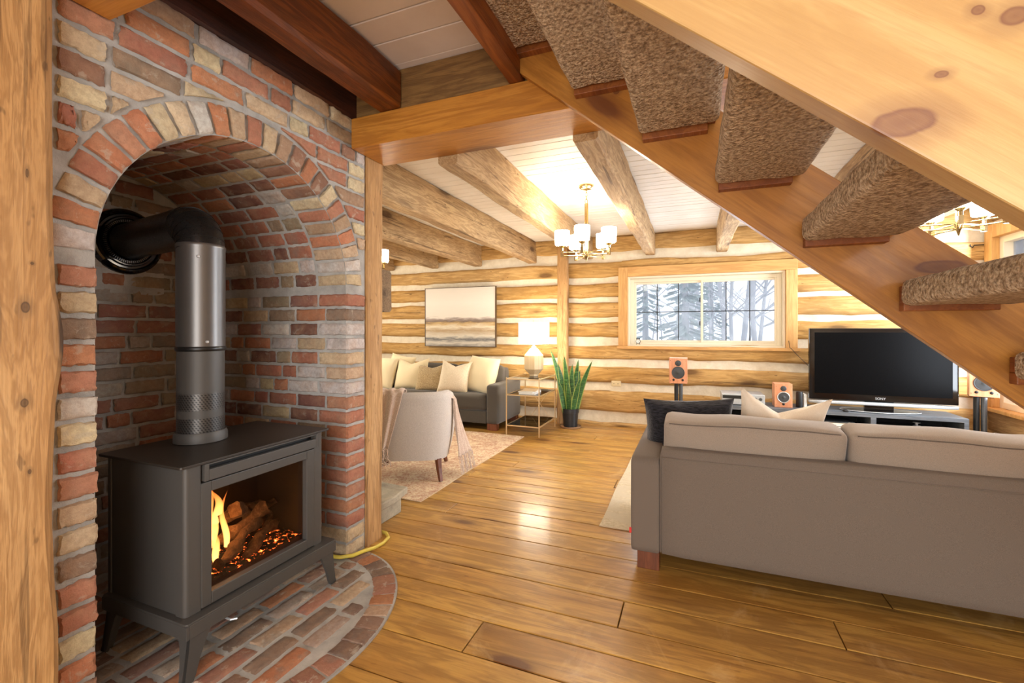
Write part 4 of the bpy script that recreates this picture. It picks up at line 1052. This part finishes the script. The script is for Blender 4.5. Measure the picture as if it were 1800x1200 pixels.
def dark_sofa():
    t = thing('sofa', 'charcoal grey sofa against the log wall, lined with cream pillows', 'sofa', (-3.46, 5.10, 0))
    X1 = 1.23; X0 = -1.23; aw = .17; SY = .80
    mb = MB(); mb.rbox((0, SY-.10, .40), (X1-aw, .10, .34), .05, 10); mb.build('back_frame', F_dark, t, smooth=True)
    for (a, b) in ((X0, X0+aw), (X1-aw, X1)):
        mb = MB(); mb.rbox(((a+b)/2, .40, .325), ((b-a)/2-.001, .40, .245), .035, 12, (.005, .0, .004)); mb.build('arm', F_dark, t, smooth=True)
    mb = MB(); mb.box(X0+aw, X1-aw, .02, .68, .08, .235); mb.build('seat_base', F_dark, t, bevel=.012)
    w = (X1-X0-2*aw)/3
    for i in range(3):
        a = X0+aw+w*i; mb = MB(); mb.rbox((a+w/2, .31, .338), (w/2-.002, .31, .098), .05, 12, (0, .01, .02), wob=.006, seed=i); mb.build('seat_cushion', F_dark, t, smooth=True)
        mb = MB(); mb.rbox((a+w/2, .57, .60), (w/2-.004, .085, .17), .06, 12, (0, .02, .01), wob=.008, seed=i+5, M=Matrix.Rotation(R(-9), 4, 'X')); mb.build('back_cushion', F_dark, t, smooth=True)
    for x in (X0+.03, X1-.16):
        for y in (.02, .68):
            mb = MB(); mb.box(x, x+.13, y, y+.08, .0, .085); mb.build('leg', W_sofafoot, t, bevel=.003)
dark_sofa()
def pillow(name, label, loc, rot, hw, hh, T, mat, group, dip=.0, pinch=.10, seed=0, wob=.008, n=22):
    mb = MB()
    def f(side):
        def g(a, b):
            u, v = 2*a-1, 2*b-1
            x = hw*u*(1-pinch*(1-v*v)*u*u*.9); z = hh*v*(1-pinch*(1-u*u)*v*v*.9)
            if v > 0: z -= dip*hh*(max(0, 1-abs(u)*1.05)**1.0)*v**1.5
            th = T*((1-u**2)*(1-v**2))**.42
            y = side*th; 
            if v > 0 and dip: y *= (1-.3*v*(1-abs(u)))
            w = noise.noise_vector(Vector((x*7+seed, y*5, z*7)))*wob*min(1, 4*((1-u*u)*(1-v*v)))
            return Vector((x, y, z))+w
        return g
    mb.grid(f(-1), n, n); mb.grid(f(1), n, n)
    for i in range(len(mb.f)//2): mb.f[i+len(mb.f)//2] = mb.f[i+len(mb.f)//2][::-1]
    o = mb.build(name, mat, None, smooth=True, loc=loc, rot=rot); tag(o, label, 'pillow', group); return o
G = 'throw pillows on the charcoal sofa'
pillow('throw_pillow', 'large plain cream pillow at the right arm of the charcoal sofa', (-2.60, 5.39, .66), (R(-20), R(4), R(-14)), .245, .245, .12, F_cream, G, seed=1, pinch=.05)
pillow('throw_pillow', 'satin cream pillow with a chopped top, second from the right arm', (-2.93, 5.27, .635), (R(-22), R(3), R(8)), .215, .225, .11, F_satin, G, dip=.32, seed=2)
pillow('throw_pillow', 'shaggy taupe pillow in the middle of the charcoal sofa', (-3.30, 5.30, .605), (R(-22), R(-3), R(2)), .235, .20, .11, F_fur, G, dip=.28, seed=3, wob=.016)
pillow('throw_pillow', 'cream pillow with a deep chopped top, left of the shaggy taupe pillow', (-3.66, 5.35, .64), (R(-20), 0, R(6)), .24, .235, .11, F_cream, G, dip=.34, seed=4)
pillow('throw_pillow', 'cream pillow peeking up behind the two leftmost pillows', (-3.94, 5.47, .66), (R(-16), R(8), 0), .21, .24, .09, F_cream, G, seed=5)
pillow('throw_pillow', 'square cream pillow next to the timber post, leftmost in view', (-4.13, 5.30, .635), (R(-20), 0, R(-6)), .25, .235, .12, F_cream, G, seed=6, pinch=.06)
G2 = 'throw pillows on the taupe sofa'
pillow('throw_pillow', 'dark blue-black velvet pillow on the taupe sofa', (-.03, 2.88, .665), (R(12), R(-2), R(8)), .25, .19, .11, F_navy, G2, dip=.03, seed=7, pinch=.08)
pillow('throw_pillow', 'cream ribbed pillow with a deep V-shaped top on the taupe sofa', (.44, 2.88, .70), (R(12), R(6), R(2)), .22, .215, .11, F_rib, G2, dip=.55, seed=8, pinch=.12)

# ------------------------------------------------------------------ armchair with throw
ac = thing('armchair', 'pale grey upholstered armchair seen from behind on the patterned rug', 'chair', (-2.30, 3.37, .009), R(26))
def chairshell(off):
    # plan: U shape; param a 0..1 from left front round back to right front
    def plan(a, o):
        W2, Db, Df = .355-o, -.335+o, .30
        s = a*2-1; ang = s*pi/2
        rr_ = 2/4.4
        # superellipse back half then straight arms
        if abs(s) < .72:
            tt = s/.72*pi/2; x = W2*math.copysign(abs(sin(tt))**rr_, tt); y = .02-(.02-Db)*abs(cos(tt))**rr_
        else:
            k = (abs(s)-.72)/.28; x = math.copysign(W2, s); y = .02+(Df-.02)*k
        return x, y
    return plan
plan = chairshell(0)
def topz(a): 
    s = abs(a*2-1); return .735 if s < .6 else .735-.125*((s-.6)/.4)**1.2
mb = MB(); na, nz = 64, 14
def sh(a, b):
    # b: 0 bottom outer -> .45 top outer -> .55 top inner -> 1 bottom inner
    zt = topz(a); zb = .175+.035*(1-sin(pi*a))*0
    if b <= .5:
        k = b/.5; z = zb+(zt-zb)*min(1, k*1.04); o = -.012*sin(pi*min(1, k))*.8+.03*(1-k)**3+(.02*max(0, (k-.9)/.1)**2)
    else:
        k = (b-.5)/.5; z = zt-(zt-.30)*max(0, k-.04)/.96; o = .10-.02*max(0, (.1-k)/.1)+.01*sin(pi*k)
    x, y = plan(a, o); return (x, y, z)
mb.grid(sh, na, nz*2)
mb.build('back_shell', F_chair, ac, smooth=True)
mb = MB(); mb.rbox((0, .0, .245), (.30, .27, .06), .05, 10); mb.build('seat_base', F_chair, ac, smooth=True)
mb = MB(); mb.rbox((0, .04, .385), (.245, .29, .075), .05, 10, (0, 0, .015)); mb.build('seat_cushion', F_chair, ac, smooth=True)
for sx in (-1, 1):
    for y0 in (-.26, .25):
        mb = MB(); k = -1 if y0 < 0 else 1
        P = [(sx*.25, y0, .18), (sx*.258, y0+k*.01, .10), (sx*.275, y0+k*.035, 0)]
        mb.tube(P, [.028, .023, .017], 4); mb.build('leg', W_sofafoot, ac)
throw = thing('throw_blanket', 'blush fringed knit blanket draped over the pale armchair', 'blanket', tuple(ac.location), R(26))
mb = MB()
def th(a, b):
    # strip over the back: b from low outside up over the top and down to the seat
    xx = -.285+.27*a*(1-.45*(1-min(1, b/.5)))+.0; fold = sin(a*19+b*2)*.010+sin(a*9+1)*.006
    if b < .5:
        k = b/.5; z = .30+(.755-.30)*k; yb = -.352-.010
        y = yb-.014-fold-.01*(1-k)
    elif b < .62:
        k = (b-.5)/.12; z = .752+.012*sin(pi*k); y = -.366+.16*k-fold*.4
    else:
        k = (b-.62)/.38; z = .745-.25*k; y = -.206+.02*k+fold
    z += .006*sin(a*23)
    return (xx, y, z)
mb.grid(th, 30, 40)
def th2(a, b):
    # second end: hangs off the right arm, on the outside
    yy = -.17+.20*a*(.55+.5*(1-b)); fold = sin(a*21+b*3)*.012
    if b < .8:
        k = b/.8; z = .17+(.66-.17)*k; x = .378+fold+.10*(1-k)**1.3*(.4+a)
    else:
        k = (b-.8)/.2; z = .665+.01*sin(pi*k); x = .375-.16*k
    return (x, yy-.03*(1-b), z)
mb.grid(th2, 24, 30)
mb.grid(lambda a, b: (-.20+.42*a, -.19+.02*sin(a*9)+.13*b, .70-.20*sin(pi*min(1, a*1.0))*1.0+.0+.01*sin(b*14)), 20, 8)
cl_ = mb.build('cloth', F_throw, throw, smooth=True); md = cl_.modifiers.new('solid', 'SOLIDIFY'); md.thickness = .006
mb = MB()
for k in range(26):
    a = k/25; p = Vector(th(a, 0)); q = [p+Vector((random.uniform(-.008, .008)*j, -.003*j+random.uniform(-.003, .003), -.022*j)) for j in range(7)]
    mb.tube(q, .0035, 5)
for k in range(26):
    a = k/25; p = Vector(th2(a, 0)); q = [p+Vector((.004*j+random.uniform(-.004, .004), random.uniform(-.006, .006)*j-.004*j, -.022*j)) for j in range(7)]
    mb.tube(q, .0035, 5)
mb.build('fringe', F_throw, throw, smooth=True)

# ------------------------------------------------------------------ side table, lamp, books
tb = thing('side_table', 'slim three-tier brass and glass side table beside the charcoal sofa', 'table', (-1.87, 5.32, 0))
tx, ty = .205, .325
for sx in (-1, 1):
    for sy in (-1, 1):
        mb = MB(); mb.box(sx*tx-.006, sx*tx+.006, sy*ty-.006, sy*ty+.006, 0, .685); mb.build('leg', M_gold, tb)
for z in (.668, .478, .115):
    mb = MB(); g = .006
    mb.box(-tx+g, tx-g, -ty-.006, -ty+.006, z-.006, z+.006); mb.box(-tx+g, tx-g, ty-.006, ty+.006, z-.006, z+.006)
    mb.box(-tx-.006, -tx+.006, -ty+g, ty-g, z-.006, z+.006); mb.box(tx-.006, tx+.006, -ty+g, ty-g, z-.006, z+.006); fr = mb.build('shelf_frame', M_gold, tb)
    mb = MB(); mb.box(-tx+.006, tx-.006, -ty+.006, ty-.006, z-.001, z+.005); mb.build('shelf_glass', M_smoke, fr)
mb = MB()
for (a, b, c, d) in ((-.12, .325, .12, .325),): mb.tube([(a, b, .125), (c, d, .45)], .003, 6); mb.tube([(c, b, .125), (a, d, .45)], .003, 6)
mb.build('cross_brace', M_gold, tb)
lp = thing('table_lamp', 'faceted beige ceramic table lamp with a glowing white drum shade', 'lamp', (-1.87, 5.40, .6745))
mb = MB(); mb.lathe([(.055, 0), (.055, .012), (.055, .02), (.118, .085), (.120, .09), (.120, .255), (.118, .26), (.045, .345), (.03, .35), (.03, .37), (.012, .372), (.012, .42)], n=8, ph=R(22.5)); mb.build('lamp_base', M_stripe, lp)
mb = MB(); mb.lathe([(.191, .405), (.191, .672), (.188, .672), (.188, .405)], n=40, cap=False); mb.lathe([(.19, .600), (.001, .600)], n=40, cap=False); sh_ = mb.build('lamp_shade', M_lshade, lp, smooth=False, angle=40)
mb = MB(); mb.lathe([(.006, .66), (.010, .672), (.010, .69), (.001, .70)], n=12); mb.build('finial', M_gold, lp, smooth=True)
for i, (dx, dy, w, h, th_, a, lab, m) in enumerate(((0, 0, .10, .14, .016, 3, 'bottom book of the small stack on the middle glass shelf', M_whitep), (-.01, .01, .095, .13, .014, -4, 'middle book of the small stack on the middle glass shelf', M_paper), (.0, 0, .09, .125, .010, 8, 'topmost thin book on the middle glass shelf', M_ceramic))):
    z = .4835+sum((.016, .014, .010)[:i])+i*.0006
    t = thing('book', lab, 'book', (-1.85+dx, 5.20+dy, z), R(a), 'books on the side table')
    mb = MB(); mb.box(-w, w, -h, h, 0, .0025); mb.box(-w, w, -h, h, th_-.0025, th_); mb.box(w-.003, w, -h, h, .0025, th_-.0025); mb.build('cover', m, t)
    mb = MB(); mb.box(-w+.003, w-.0031, -h+.003, h-.003, .0026, th_-.0026); mb.build('pages', M_paper, t)

# ------------------------------------------------------------------ plant
mb = MB(); mb.lathe([(.11, 0), (.135, .004), (.14, .022), (.134, .022), (.125, .008), (.001, .008)], n=32, cap=False); mb.lathe([(.11, 0), (.0, 0)], n=32, cap=False)
tag(mb.build('saucer', M_terra, None, loc=(-1.475, 5.70, 0), angle=40), 'round clay saucer under the black plant pot', 'saucer')
pl = thing('snake_plant', 'tall snake plant in a black plastic pot by the log wall', 'plant', (-1.475, 5.70, .0085))
mb = MB(); mb.lathe([(.075, 0), (.088, .005), (.103, .18), (.110, .182), (.112, .235), (.104, .235), (.100, .19)], n=32, cap=False); mb.build('pot', M_pot, pl, angle=40)
mb = MB(); mb.lathe([(.10, .205), (.001, .21)], n=32, cap=False); mb.build('soil', M_soil, pl)
leaves = [(-.30, .02, .86, 0), (-.20, -.05, .66, 1), (-.10, .05, .60, 0), (-.07, -.08, .75, 1), (.0, .02, .58, 0), (.06, -.06, .64, 1), (.12, .04, .70, 0), (.36, -.02, .74, 0), (.26, -.10, .50, 1), (-.24, -.10, .45, 0), (.16, .08, .56, 0), (-.02, -.10, .42, 1), (.30, .06, .42, 0), (-.15, .08, .70, 1)]
for i, (lean, ly, h, tw) in enumerate(leaves):
    bx, by = lean*.22, ly*.6; mb = MB(); nseg = 14
    rows_ = []
    for j in range(nseg+1):
        t = j/nseg; w = .044*(sin(pi*(.22+.78*t))**.7 if t < 1 else 0)*(1 if t < .97 else .2)
        cx = bx+lean*h*(t**1.5)*.8; cy = by+ly*h*t*.8; cz = .18+h*.98*t*sqrt(max(.2, 1-lean*lean)); an = tw*1.2+i*.9+t*.6
        d = Vector((cos(.35+sin(an)*.5), sin(.35+sin(an)*.5), 0))
        for u in (-1, -.78, 0, .78, 1):
            p = Vector((cx, cy, cz))+d*w*u+Vector((-d.y, d.x, 0))*(.007*(abs(u)))
            rows_.append(p)
    fs = []; ms = []
    for j in range(nseg):
        for k in range(4):
            mb.add([rows_[j*5+k], rows_[j*5+k+1], rows_[(j+1)*5+k+1], rows_[(j+1)*5+k]], [(0, 1, 2, 3)], 1 if k in (0, 3) else 0)
    o = mb.build('leaf', [M_leaf, M_leafedge], pl, smooth=False); md = o.modifiers.new('solid', 'SOLIDIFY'); md.thickness = .003

# ------------------------------------------------------------------ picture
pc = thing('picture', 'wide framed canvas of a misty shore on the log wall above the dark sofa', 'picture', (-3.197, BY-.075, 1.006))
mb = MB(); w, h = .5865, .874
mb.box(-w+.008, w-.008, -.018, .012, .008, h-.008); mb.build('canvas', M_paint, pc)
mb = MB(); mb.box(-w, -w+.007, -.024, .02, 0, h); mb.box(w-.007, w, -.024, .02, 0, h); mb.box(-w+.007, w-.007, -.024, .02, 0, .007); mb.box(-w+.007, w-.007, -.024, .02, h-.007, h); mb.build('frame', M_frame, pc)
# outlet, clock, cable
mb = MB(); mb.rbox((-.925, BY-.062, .56), (.062, .005, .036), .004, 6); o = mb.build('outlet', M_plate, None, smooth=True); tag(o, 'beige outlet plate on the log wall right of the plant', 'outlet')
mb = MB()
for dx in (-.025, .025):
    for k in (-.006, .006): mb.box(-.925+dx+k-.0015, -.925+dx+k+.0015, BY-.0685, BY-.0665, .553, .567)
mb.build('socket', M_cable, o)
ck = thing('alarm_clock', 'tiny black and white alarm clock at the left end of the window sill', 'clock', (-.66, BY+.02, 1.0655))
mb = MB(); mb.lathe([(.028, -.012), (.030, 0), (.028, .012)], (0, 0, .042), 20, M=Matrix.Rotation(R(90), 4, 'X')); mb.build('case', M_cable, ck, angle=40)
mb = MB(); mb.lathe([(.024, .0125), (.001, .0126)], (0, 0, .042), 20, M=Matrix.Rotation(R(90), 4, 'X'), cap=False); mb.build('dial', M_whitep, ck)
mb = MB(); mb.box(-.001, .001, -.0145, -.0130, .042, .058); mb.box(0, .012, -.0145, -.0130, .041, .043); mb.build('hands', M_cable, ck)
for sx in (-1, 1):
    mb = MB(); mb.tube([(sx*.015, 0, .018), (sx*.024, 0, 0)], .003, 6); mb.build('leg', M_cable, ck)
    mb = MB(); mb.rbox((sx*.014, 0, .074), (.010, .008, .007), .006, 5); mb.build('bell', M_cable, ck, smooth=True)
ck.location.z = 1.0655
mb = MB(); mb.tube([(1.0, BY-.062, 1.13), (1.01, BY-.075, 1.05), (1.02, BY-.10, 1.04), (1.07, BY-.09, .98), (1.16, BY-.10, .88), (1.28, BY-.15, .72), (1.35, BY-.22, .60)], .003, 6)
tag(mb.build('cable', M_cable, smooth=True), 'thin black cable from the window corner down behind the television', 'cable')

# ------------------------------------------------------------------ tv, console, speakers
cs = thing('tv_console', 'low grey wood-grain media console with open cubbies under the television', 'cabinet', (1.31, 5.66, 0))
mb = MB(); X0, X1 = -1.045, 1.05; Y0, Y1 = -.22, .20
mb.box(X0, X1, Y0, Y1, .392, .43); mb.box(X0, X1, Y0, Y1, .04, .07); mb.box(X1-.035, X1, Y0, Y1, .07, .392); mb.box(X0, X0+.035, Y0, Y1, .07, .392)
mb.box(X0+.035, X1-.035, Y0+.002, Y1, .225, .25); mb.build('carcass', M_cons, cs, bevel=.002)
mb = MB(); mb.box(X0+.035, X1-.035, Y1-.012, Y1, .07, .392); mb.build('back_panel', M_consin, cs)
for x in (-.35, .33): mb = MB(); mb.box(x-.0225, x+.0225, Y0, Y1-.012, .25, .392); mb.build('divider', M_cons, cs, bevel=.001)
for (a, b) in ((X0+.037, -.352), (-.348, .328), (.332, X1-.037)):
    mb = MB(); mb.box(a, b, Y0-.016, Y0+.002, .072, .222); mb.build('drawer', M_cons, cs, bevel=.002)
for x in (X0+.06, X1-.10):
    for y in (-.18, .12): mb = MB(); mb.box(x, x+.05, y, y+.05, 0, .04); mb.build('leg', M_cable, cs)
tv = thing('television', 'large flat black television with a silver lower bar, switched off', 'television', (1.735, 5.60, .431))
mb = MB(); mb.box(-.607, .607, -.03, .03, .10, .838); mb.build('case', M_gloss, tv, bevel=.006)
mb = MB(); mb.box(-.56, .56, -.0325, -.0302, .165, .795); mb.build('screen', M_screen, tv)
mb = MB(); mb.rbox((0, -.005, .075), (.607, .035, .017), .012, 6); mb.build('speaker_bar', M_silver, tv, smooth=True)
mb = MB(); mb.box(-.12, .12, -.0, .035, .012, .098); mb.build('neck', M_gloss, tv, bevel=.004)
mb = MB(); mb.prism([(.32*cos(2*pi*i/40), -.0+.14*sin(2*pi*i/40)) for i in range(40)], 0, .012, 'z'); mb.build('stand_base', M_gloss, tv, bevel=.003)
mb = MB(); mb.tube([(.33*cos(2*pi*i/40), .145*sin(2*pi*i/40), .008) for i in range(40)], .0045, 6, close=True); mb.build('stand_trim', M_silver, tv, smooth=True)
fc = bpy.data.curves.new('logo_lettering', 'FONT'); fc.body = 'SONY'; fc.size = .032; fc.align_x = 'CENTER'; fc.extrude = .0004
fo = bpy.data.objects.new('logo_lettering', fc); COL.objects.link(fo); fo.parent = tv; fo.location = (0, -.0312, .122); fo.rotation_euler = (R(90), 0, 0); fc.materials.append(M_silver)
bpy.context.view_layer.update(); me_ = bpy.data.meshes.new_from_object(fo.evaluated_get(bpy.context.evaluated_depsgraph_get())); lo_ = bpy.data.objects.new('lettering', me_); COL.objects.link(lo_); lo_.parent = tv; lo_.location = (0, -.0312, .122); lo_.rotation_euler = (R(90), 0, 0); bpy.data.objects.remove(fo)
def speaker(loc, rz, w, h, d, label, ports, group='wood-veneer bookshelf speakers'):
    t = thing('speaker', label, 'speaker', loc, rz, group)
    mb = MB(); mb.box(-w/2, w/2, -d/2, d/2, 0, h); mb.build('cabinet', M_speaker, t, bevel=.003)
    Mx = Matrix.Rotation(R(90), 4, 'X'); f = -d/2
    wr = w*.36
    mb = MB(); mb.lathe([(wr, .0), (wr, .005), (wr*.88, .006), (wr*.86, .001)], (0, f, h*.43), 28, M=Mx, cap=False); mb.build('woofer_ring', M_ring if not ports else M_cone, t, smooth=True)
    mb = MB(); mb.lathe([(wr*.86, .003), (wr*.70, .005), (wr*.3, .0008), (wr*.25, .003), (.001, .006)], (0, f, h*.43), 28, M=Mx, cap=False); mb.build('woofer', M_cone, t, smooth=True)
    tr_ = w*.17
    mb = MB(); mb.lathe([(tr_, 0), (tr_, .003), (tr_*.6, .002), (tr_*.4, .003), (.001, .006)], (0, f, h*.80), 20, M=Mx, cap=False); mb.build('tweeter', M_cone, t, smooth=True)
    for x in ((-w*.25, w*.25) if ports else (0,)):
        mb = MB(); mb.lathe([(.013, 0), (.013, .002), (.001, .002)], (x, f, h*.14), 16, M=Mx, cap=False); mb.build('port', M_cable, t, smooth=True)
    mb = MB()
    for sx in (-1, 1):
        for zz in (.03, h-.03): mb.lathe([(.003, 0), (.003, .001), (.0005, .001)], (sx*(w/2-.014), f, zz), 8, M=Mx, cap=False)
    mb.build('screws', M_cable, t)
def stand(loc, rz, h, label, r=.022):
    t = thing('speaker_stand', label, 'stand', loc, rz, 'metal speaker stands')
    mb = MB(); mb.lathe([(r, .02), (r, h-.008)], (-.025, 0, 0), 20); mb.build('pole', M_cable, t, angle=40)
    mb = MB(); mb.lathe([(r, .02), (r, h-.008)], (.025, 0, 0), 20); mb.build('pole', M_grey, t, angle=40)
    mb = MB(); mb.box(-.10, .10, -.12, .12, 0, .02); mb.build('base_plate', M_grey, t, bevel=.003)
    mb = MB(); mb.box(-.08, .08, -.09, .09, h-.008, h); mb.build('top_plate', M_cable, t, bevel=.002)
stand((-.163, 5.65, 0), 0, .638, 'metal speaker stand between the plant and the console')
speaker((-.163, 5.62, .639), 0, .195, .29, .22, 'veneered speaker on a stand left of the console', True)
stand((2.49, 5.56, 0), R(-20), .638, 'metal speaker stand with two tubes right of the television')
speaker((2.50, 5.54, .639), R(-20), .195, .29, .22, 'veneered speaker on a stand right of the television, partly behind the stairs', True)
speaker((.885, 5.60, .431), 0, .165, .25, .17, 'small veneered speaker standing on the console left of the television', False)
t = thing('stereo_receiver', 'silver stereo unit at the left end of the console', 'stereo', (.50, 5.66, .431))
mb = MB(); mb.box(-.21, .21, -.16, .16, .008, .12); mb.build('case', M_silver, t, bevel=.004)
mb = MB(); mb.box(-.20, .02, -.1625, -.1602, .07, .105); mb.build('display', M_cable, t)
for x in (.07, .12, .17): mb = MB(); mb.lathe([(.016, 0), (.014, .012), (.001, .012)], (x, -.16, .075), 16, M=Matrix.Rotation(R(90), 4, 'X')); mb.build('knob', M_grey, t, angle=40)
for x in (-.18, .18):
    mb = MB(); mb.box(x-.02, x+.02, -.14, -.10, 0, .008); mb.box(x-.02, x+.02, .10, .14, 0, .008); mb.build('foot', M_cable, t)
mb = MB(); mb.lathe([(.03, 0), (.032, .01), (.032, .15), (.028, .165), (.001, .168)], (1.045, 5.60, .431), 18); tag(mb.build('wireless_speaker', M_cable, angle=40), 'small upright black cylinder speaker beside the television', 'speaker')
mb = MB(); mb.box(1.085, 1.115, 5.60, 5.72, .431, .57); tag(mb.build('router', M_whitep, bevel=.006), 'slim white box standing next to the black cylinder speaker', 'router')
# records and player in cubbies
for i in range(14):
    w = random.uniform(.46, .50); z = .2505+i*.0052+.0001
    mb = MB(); dx = random.uniform(-.008, .008); mb.box(1.27-w/2+dx, 1.27+w/2+dx, 5.46, 5.76, z, z+.0048)
    tag(mb.build('record_sleeve', random.choice((M_paper, M_whitep, M_grey, M_ceramic))), 'topmost sleeve of the flat stack in the left cubby' if i == 13 else 'bottom sleeve of the flat stack in the left cubby' if i == 0 else 'thin cardboard sleeve in the middle of the flat stack inside the left cubby', 'record', 'flat stack of sleeves in the console')
t = thing('disc_player', 'flat black disc player in the right cubby of the console', 'player', (1.96, 5.62, .2505))
mb = MB(); mb.box(-.215, .215, -.14, .14, .0, .052); mb.build('case', M_consin, t, bevel=.003)
mb = MB(); mb.box(-.2, -.02, -.1425, -.1402, .02, .04); mb.build('tray_door', M_grey, t)
for k in range(5): mb = MB(); mb.lathe([(.007, 0), (.006, .003), (.001, .003)], (.05+.033*k, -.14, .028), 12, M=Matrix.Rotation(R(90), 4, 'X')); mb.build('button', M_silver, t, smooth=True)
mb = MB(); mb.lathe([(.03, 0), (.03, .008), (.012, .012), (.012, .03), (.03, .034), (.03, .04)], (2.04, 5.62, .303), 18); tag(mb.build('tape_reel', M_silver, angle=40), 'small silver spool on top of the disc player', 'spool')
mb = MB(); mb.rbox((1.42, 5.47, .441), (.022, .03, .010), .008, 6); tag(mb.build('remote_control', M_cable, smooth=True), 'small black remote in front of the television', 'remote')
mb = MB(); mb.tube([(RX-.065, 5.93, 2.10), (RX-.14, 5.93, 2.10), (RX-.15, 5.93, 2.08), (RX-.17, 5.93, 2.09), (RX-.17, 5.93, 2.11)], .005, 8); tag(mb.build('wall_hook', M_cable, smooth=True), 'black metal hook on the trim of the right-hand window', 'hook')

# ------------------------------------------------------------------ outdoors
mb = MB(); mb.box(-40, 40, 6.4, 60, -.7, -.6); mb.box(3.2, 40, -20, 6.4, -.7, -.6); struct(mb.build('ground', M_snow))
random.seed(21)
def tree(x, y, h, r, lab):
    mb = MB(); segs = []
    def branch(p, d, L, r, lev):
        n = 5; pts = [p]; rs = [r]
        for i in range(n):
            d = (d+Vector((random.uniform(-.12, .12), random.uniform(-.12, .12), .04 if lev else 0))).normalized(); p = p+d*L/n; pts.append(p); rs.append(r*(1-.7*(i+1)/n))
        mb.tube(pts, rs, 5 if lev else 8)
        if lev < 2:
            for k in range(11 if lev == 0 else 4):
                i = random.randint(1, n); a = random.uniform(0, 2*pi)
                branch(pts[i], Vector((cos(a), sin(a), random.uniform(.3, 1))).normalized(), L*random.uniform(.22, .4), rs[i]*.45+.004, lev+1)
    branch(Vector((x, y, -.62)), Vector((0, 0, 1)), h, r, 0)
    tag(mb.build('bare_tree', M_bark_haze, smooth=True), lab, 'tree', 'bare winter trees outside')
for i in range(18):
    y = random.uniform(14, 34); x = random.uniform(-.12, .20)*y+.3
    tree(x, y, random.uniform(8, 13), random.uniform(.05, .13), 'leafless winter tree trunk seen through the window glass')
for i in range(3):
    x, y, h = ((-.25, 16, 8), (-1.9, 20, 9), (.9, 27, 10))[i]
    t = thing('fir_tree', ('haze-paled fir seen through the left half of the window', 'paler fir at the far left edge of the window view', 'distant fir seen through the right half of the window')[i], 'tree', (x, y, -.62), 0, 'firs outside the window')
    mb = MB(); mb.tube([(0, 0, 0), (0, 0, h)], [.15, .02], 8); mb.build('trunk', M_bark_haze, t)
    mb = MB()
    for k in range(260):
        z = random.uniform(1, h*.98); rr_ = (1-z/h)*1.1+.1; a = random.uniform(0, 2*pi); d = Vector((cos(a), sin(a), -.25)); p = Vector((0, 0, z)); q = p+d*rr_*random.uniform(.6, 1)
        s_ = Vector((-sin(a), cos(a), 0))*.12; mb.add([p, q-s_, q+Vector((0, 0, -.08)), q+s_], [(0, 1, 2), (0, 2, 3)])
    mb.build('foliage', M_fir_haze, t)
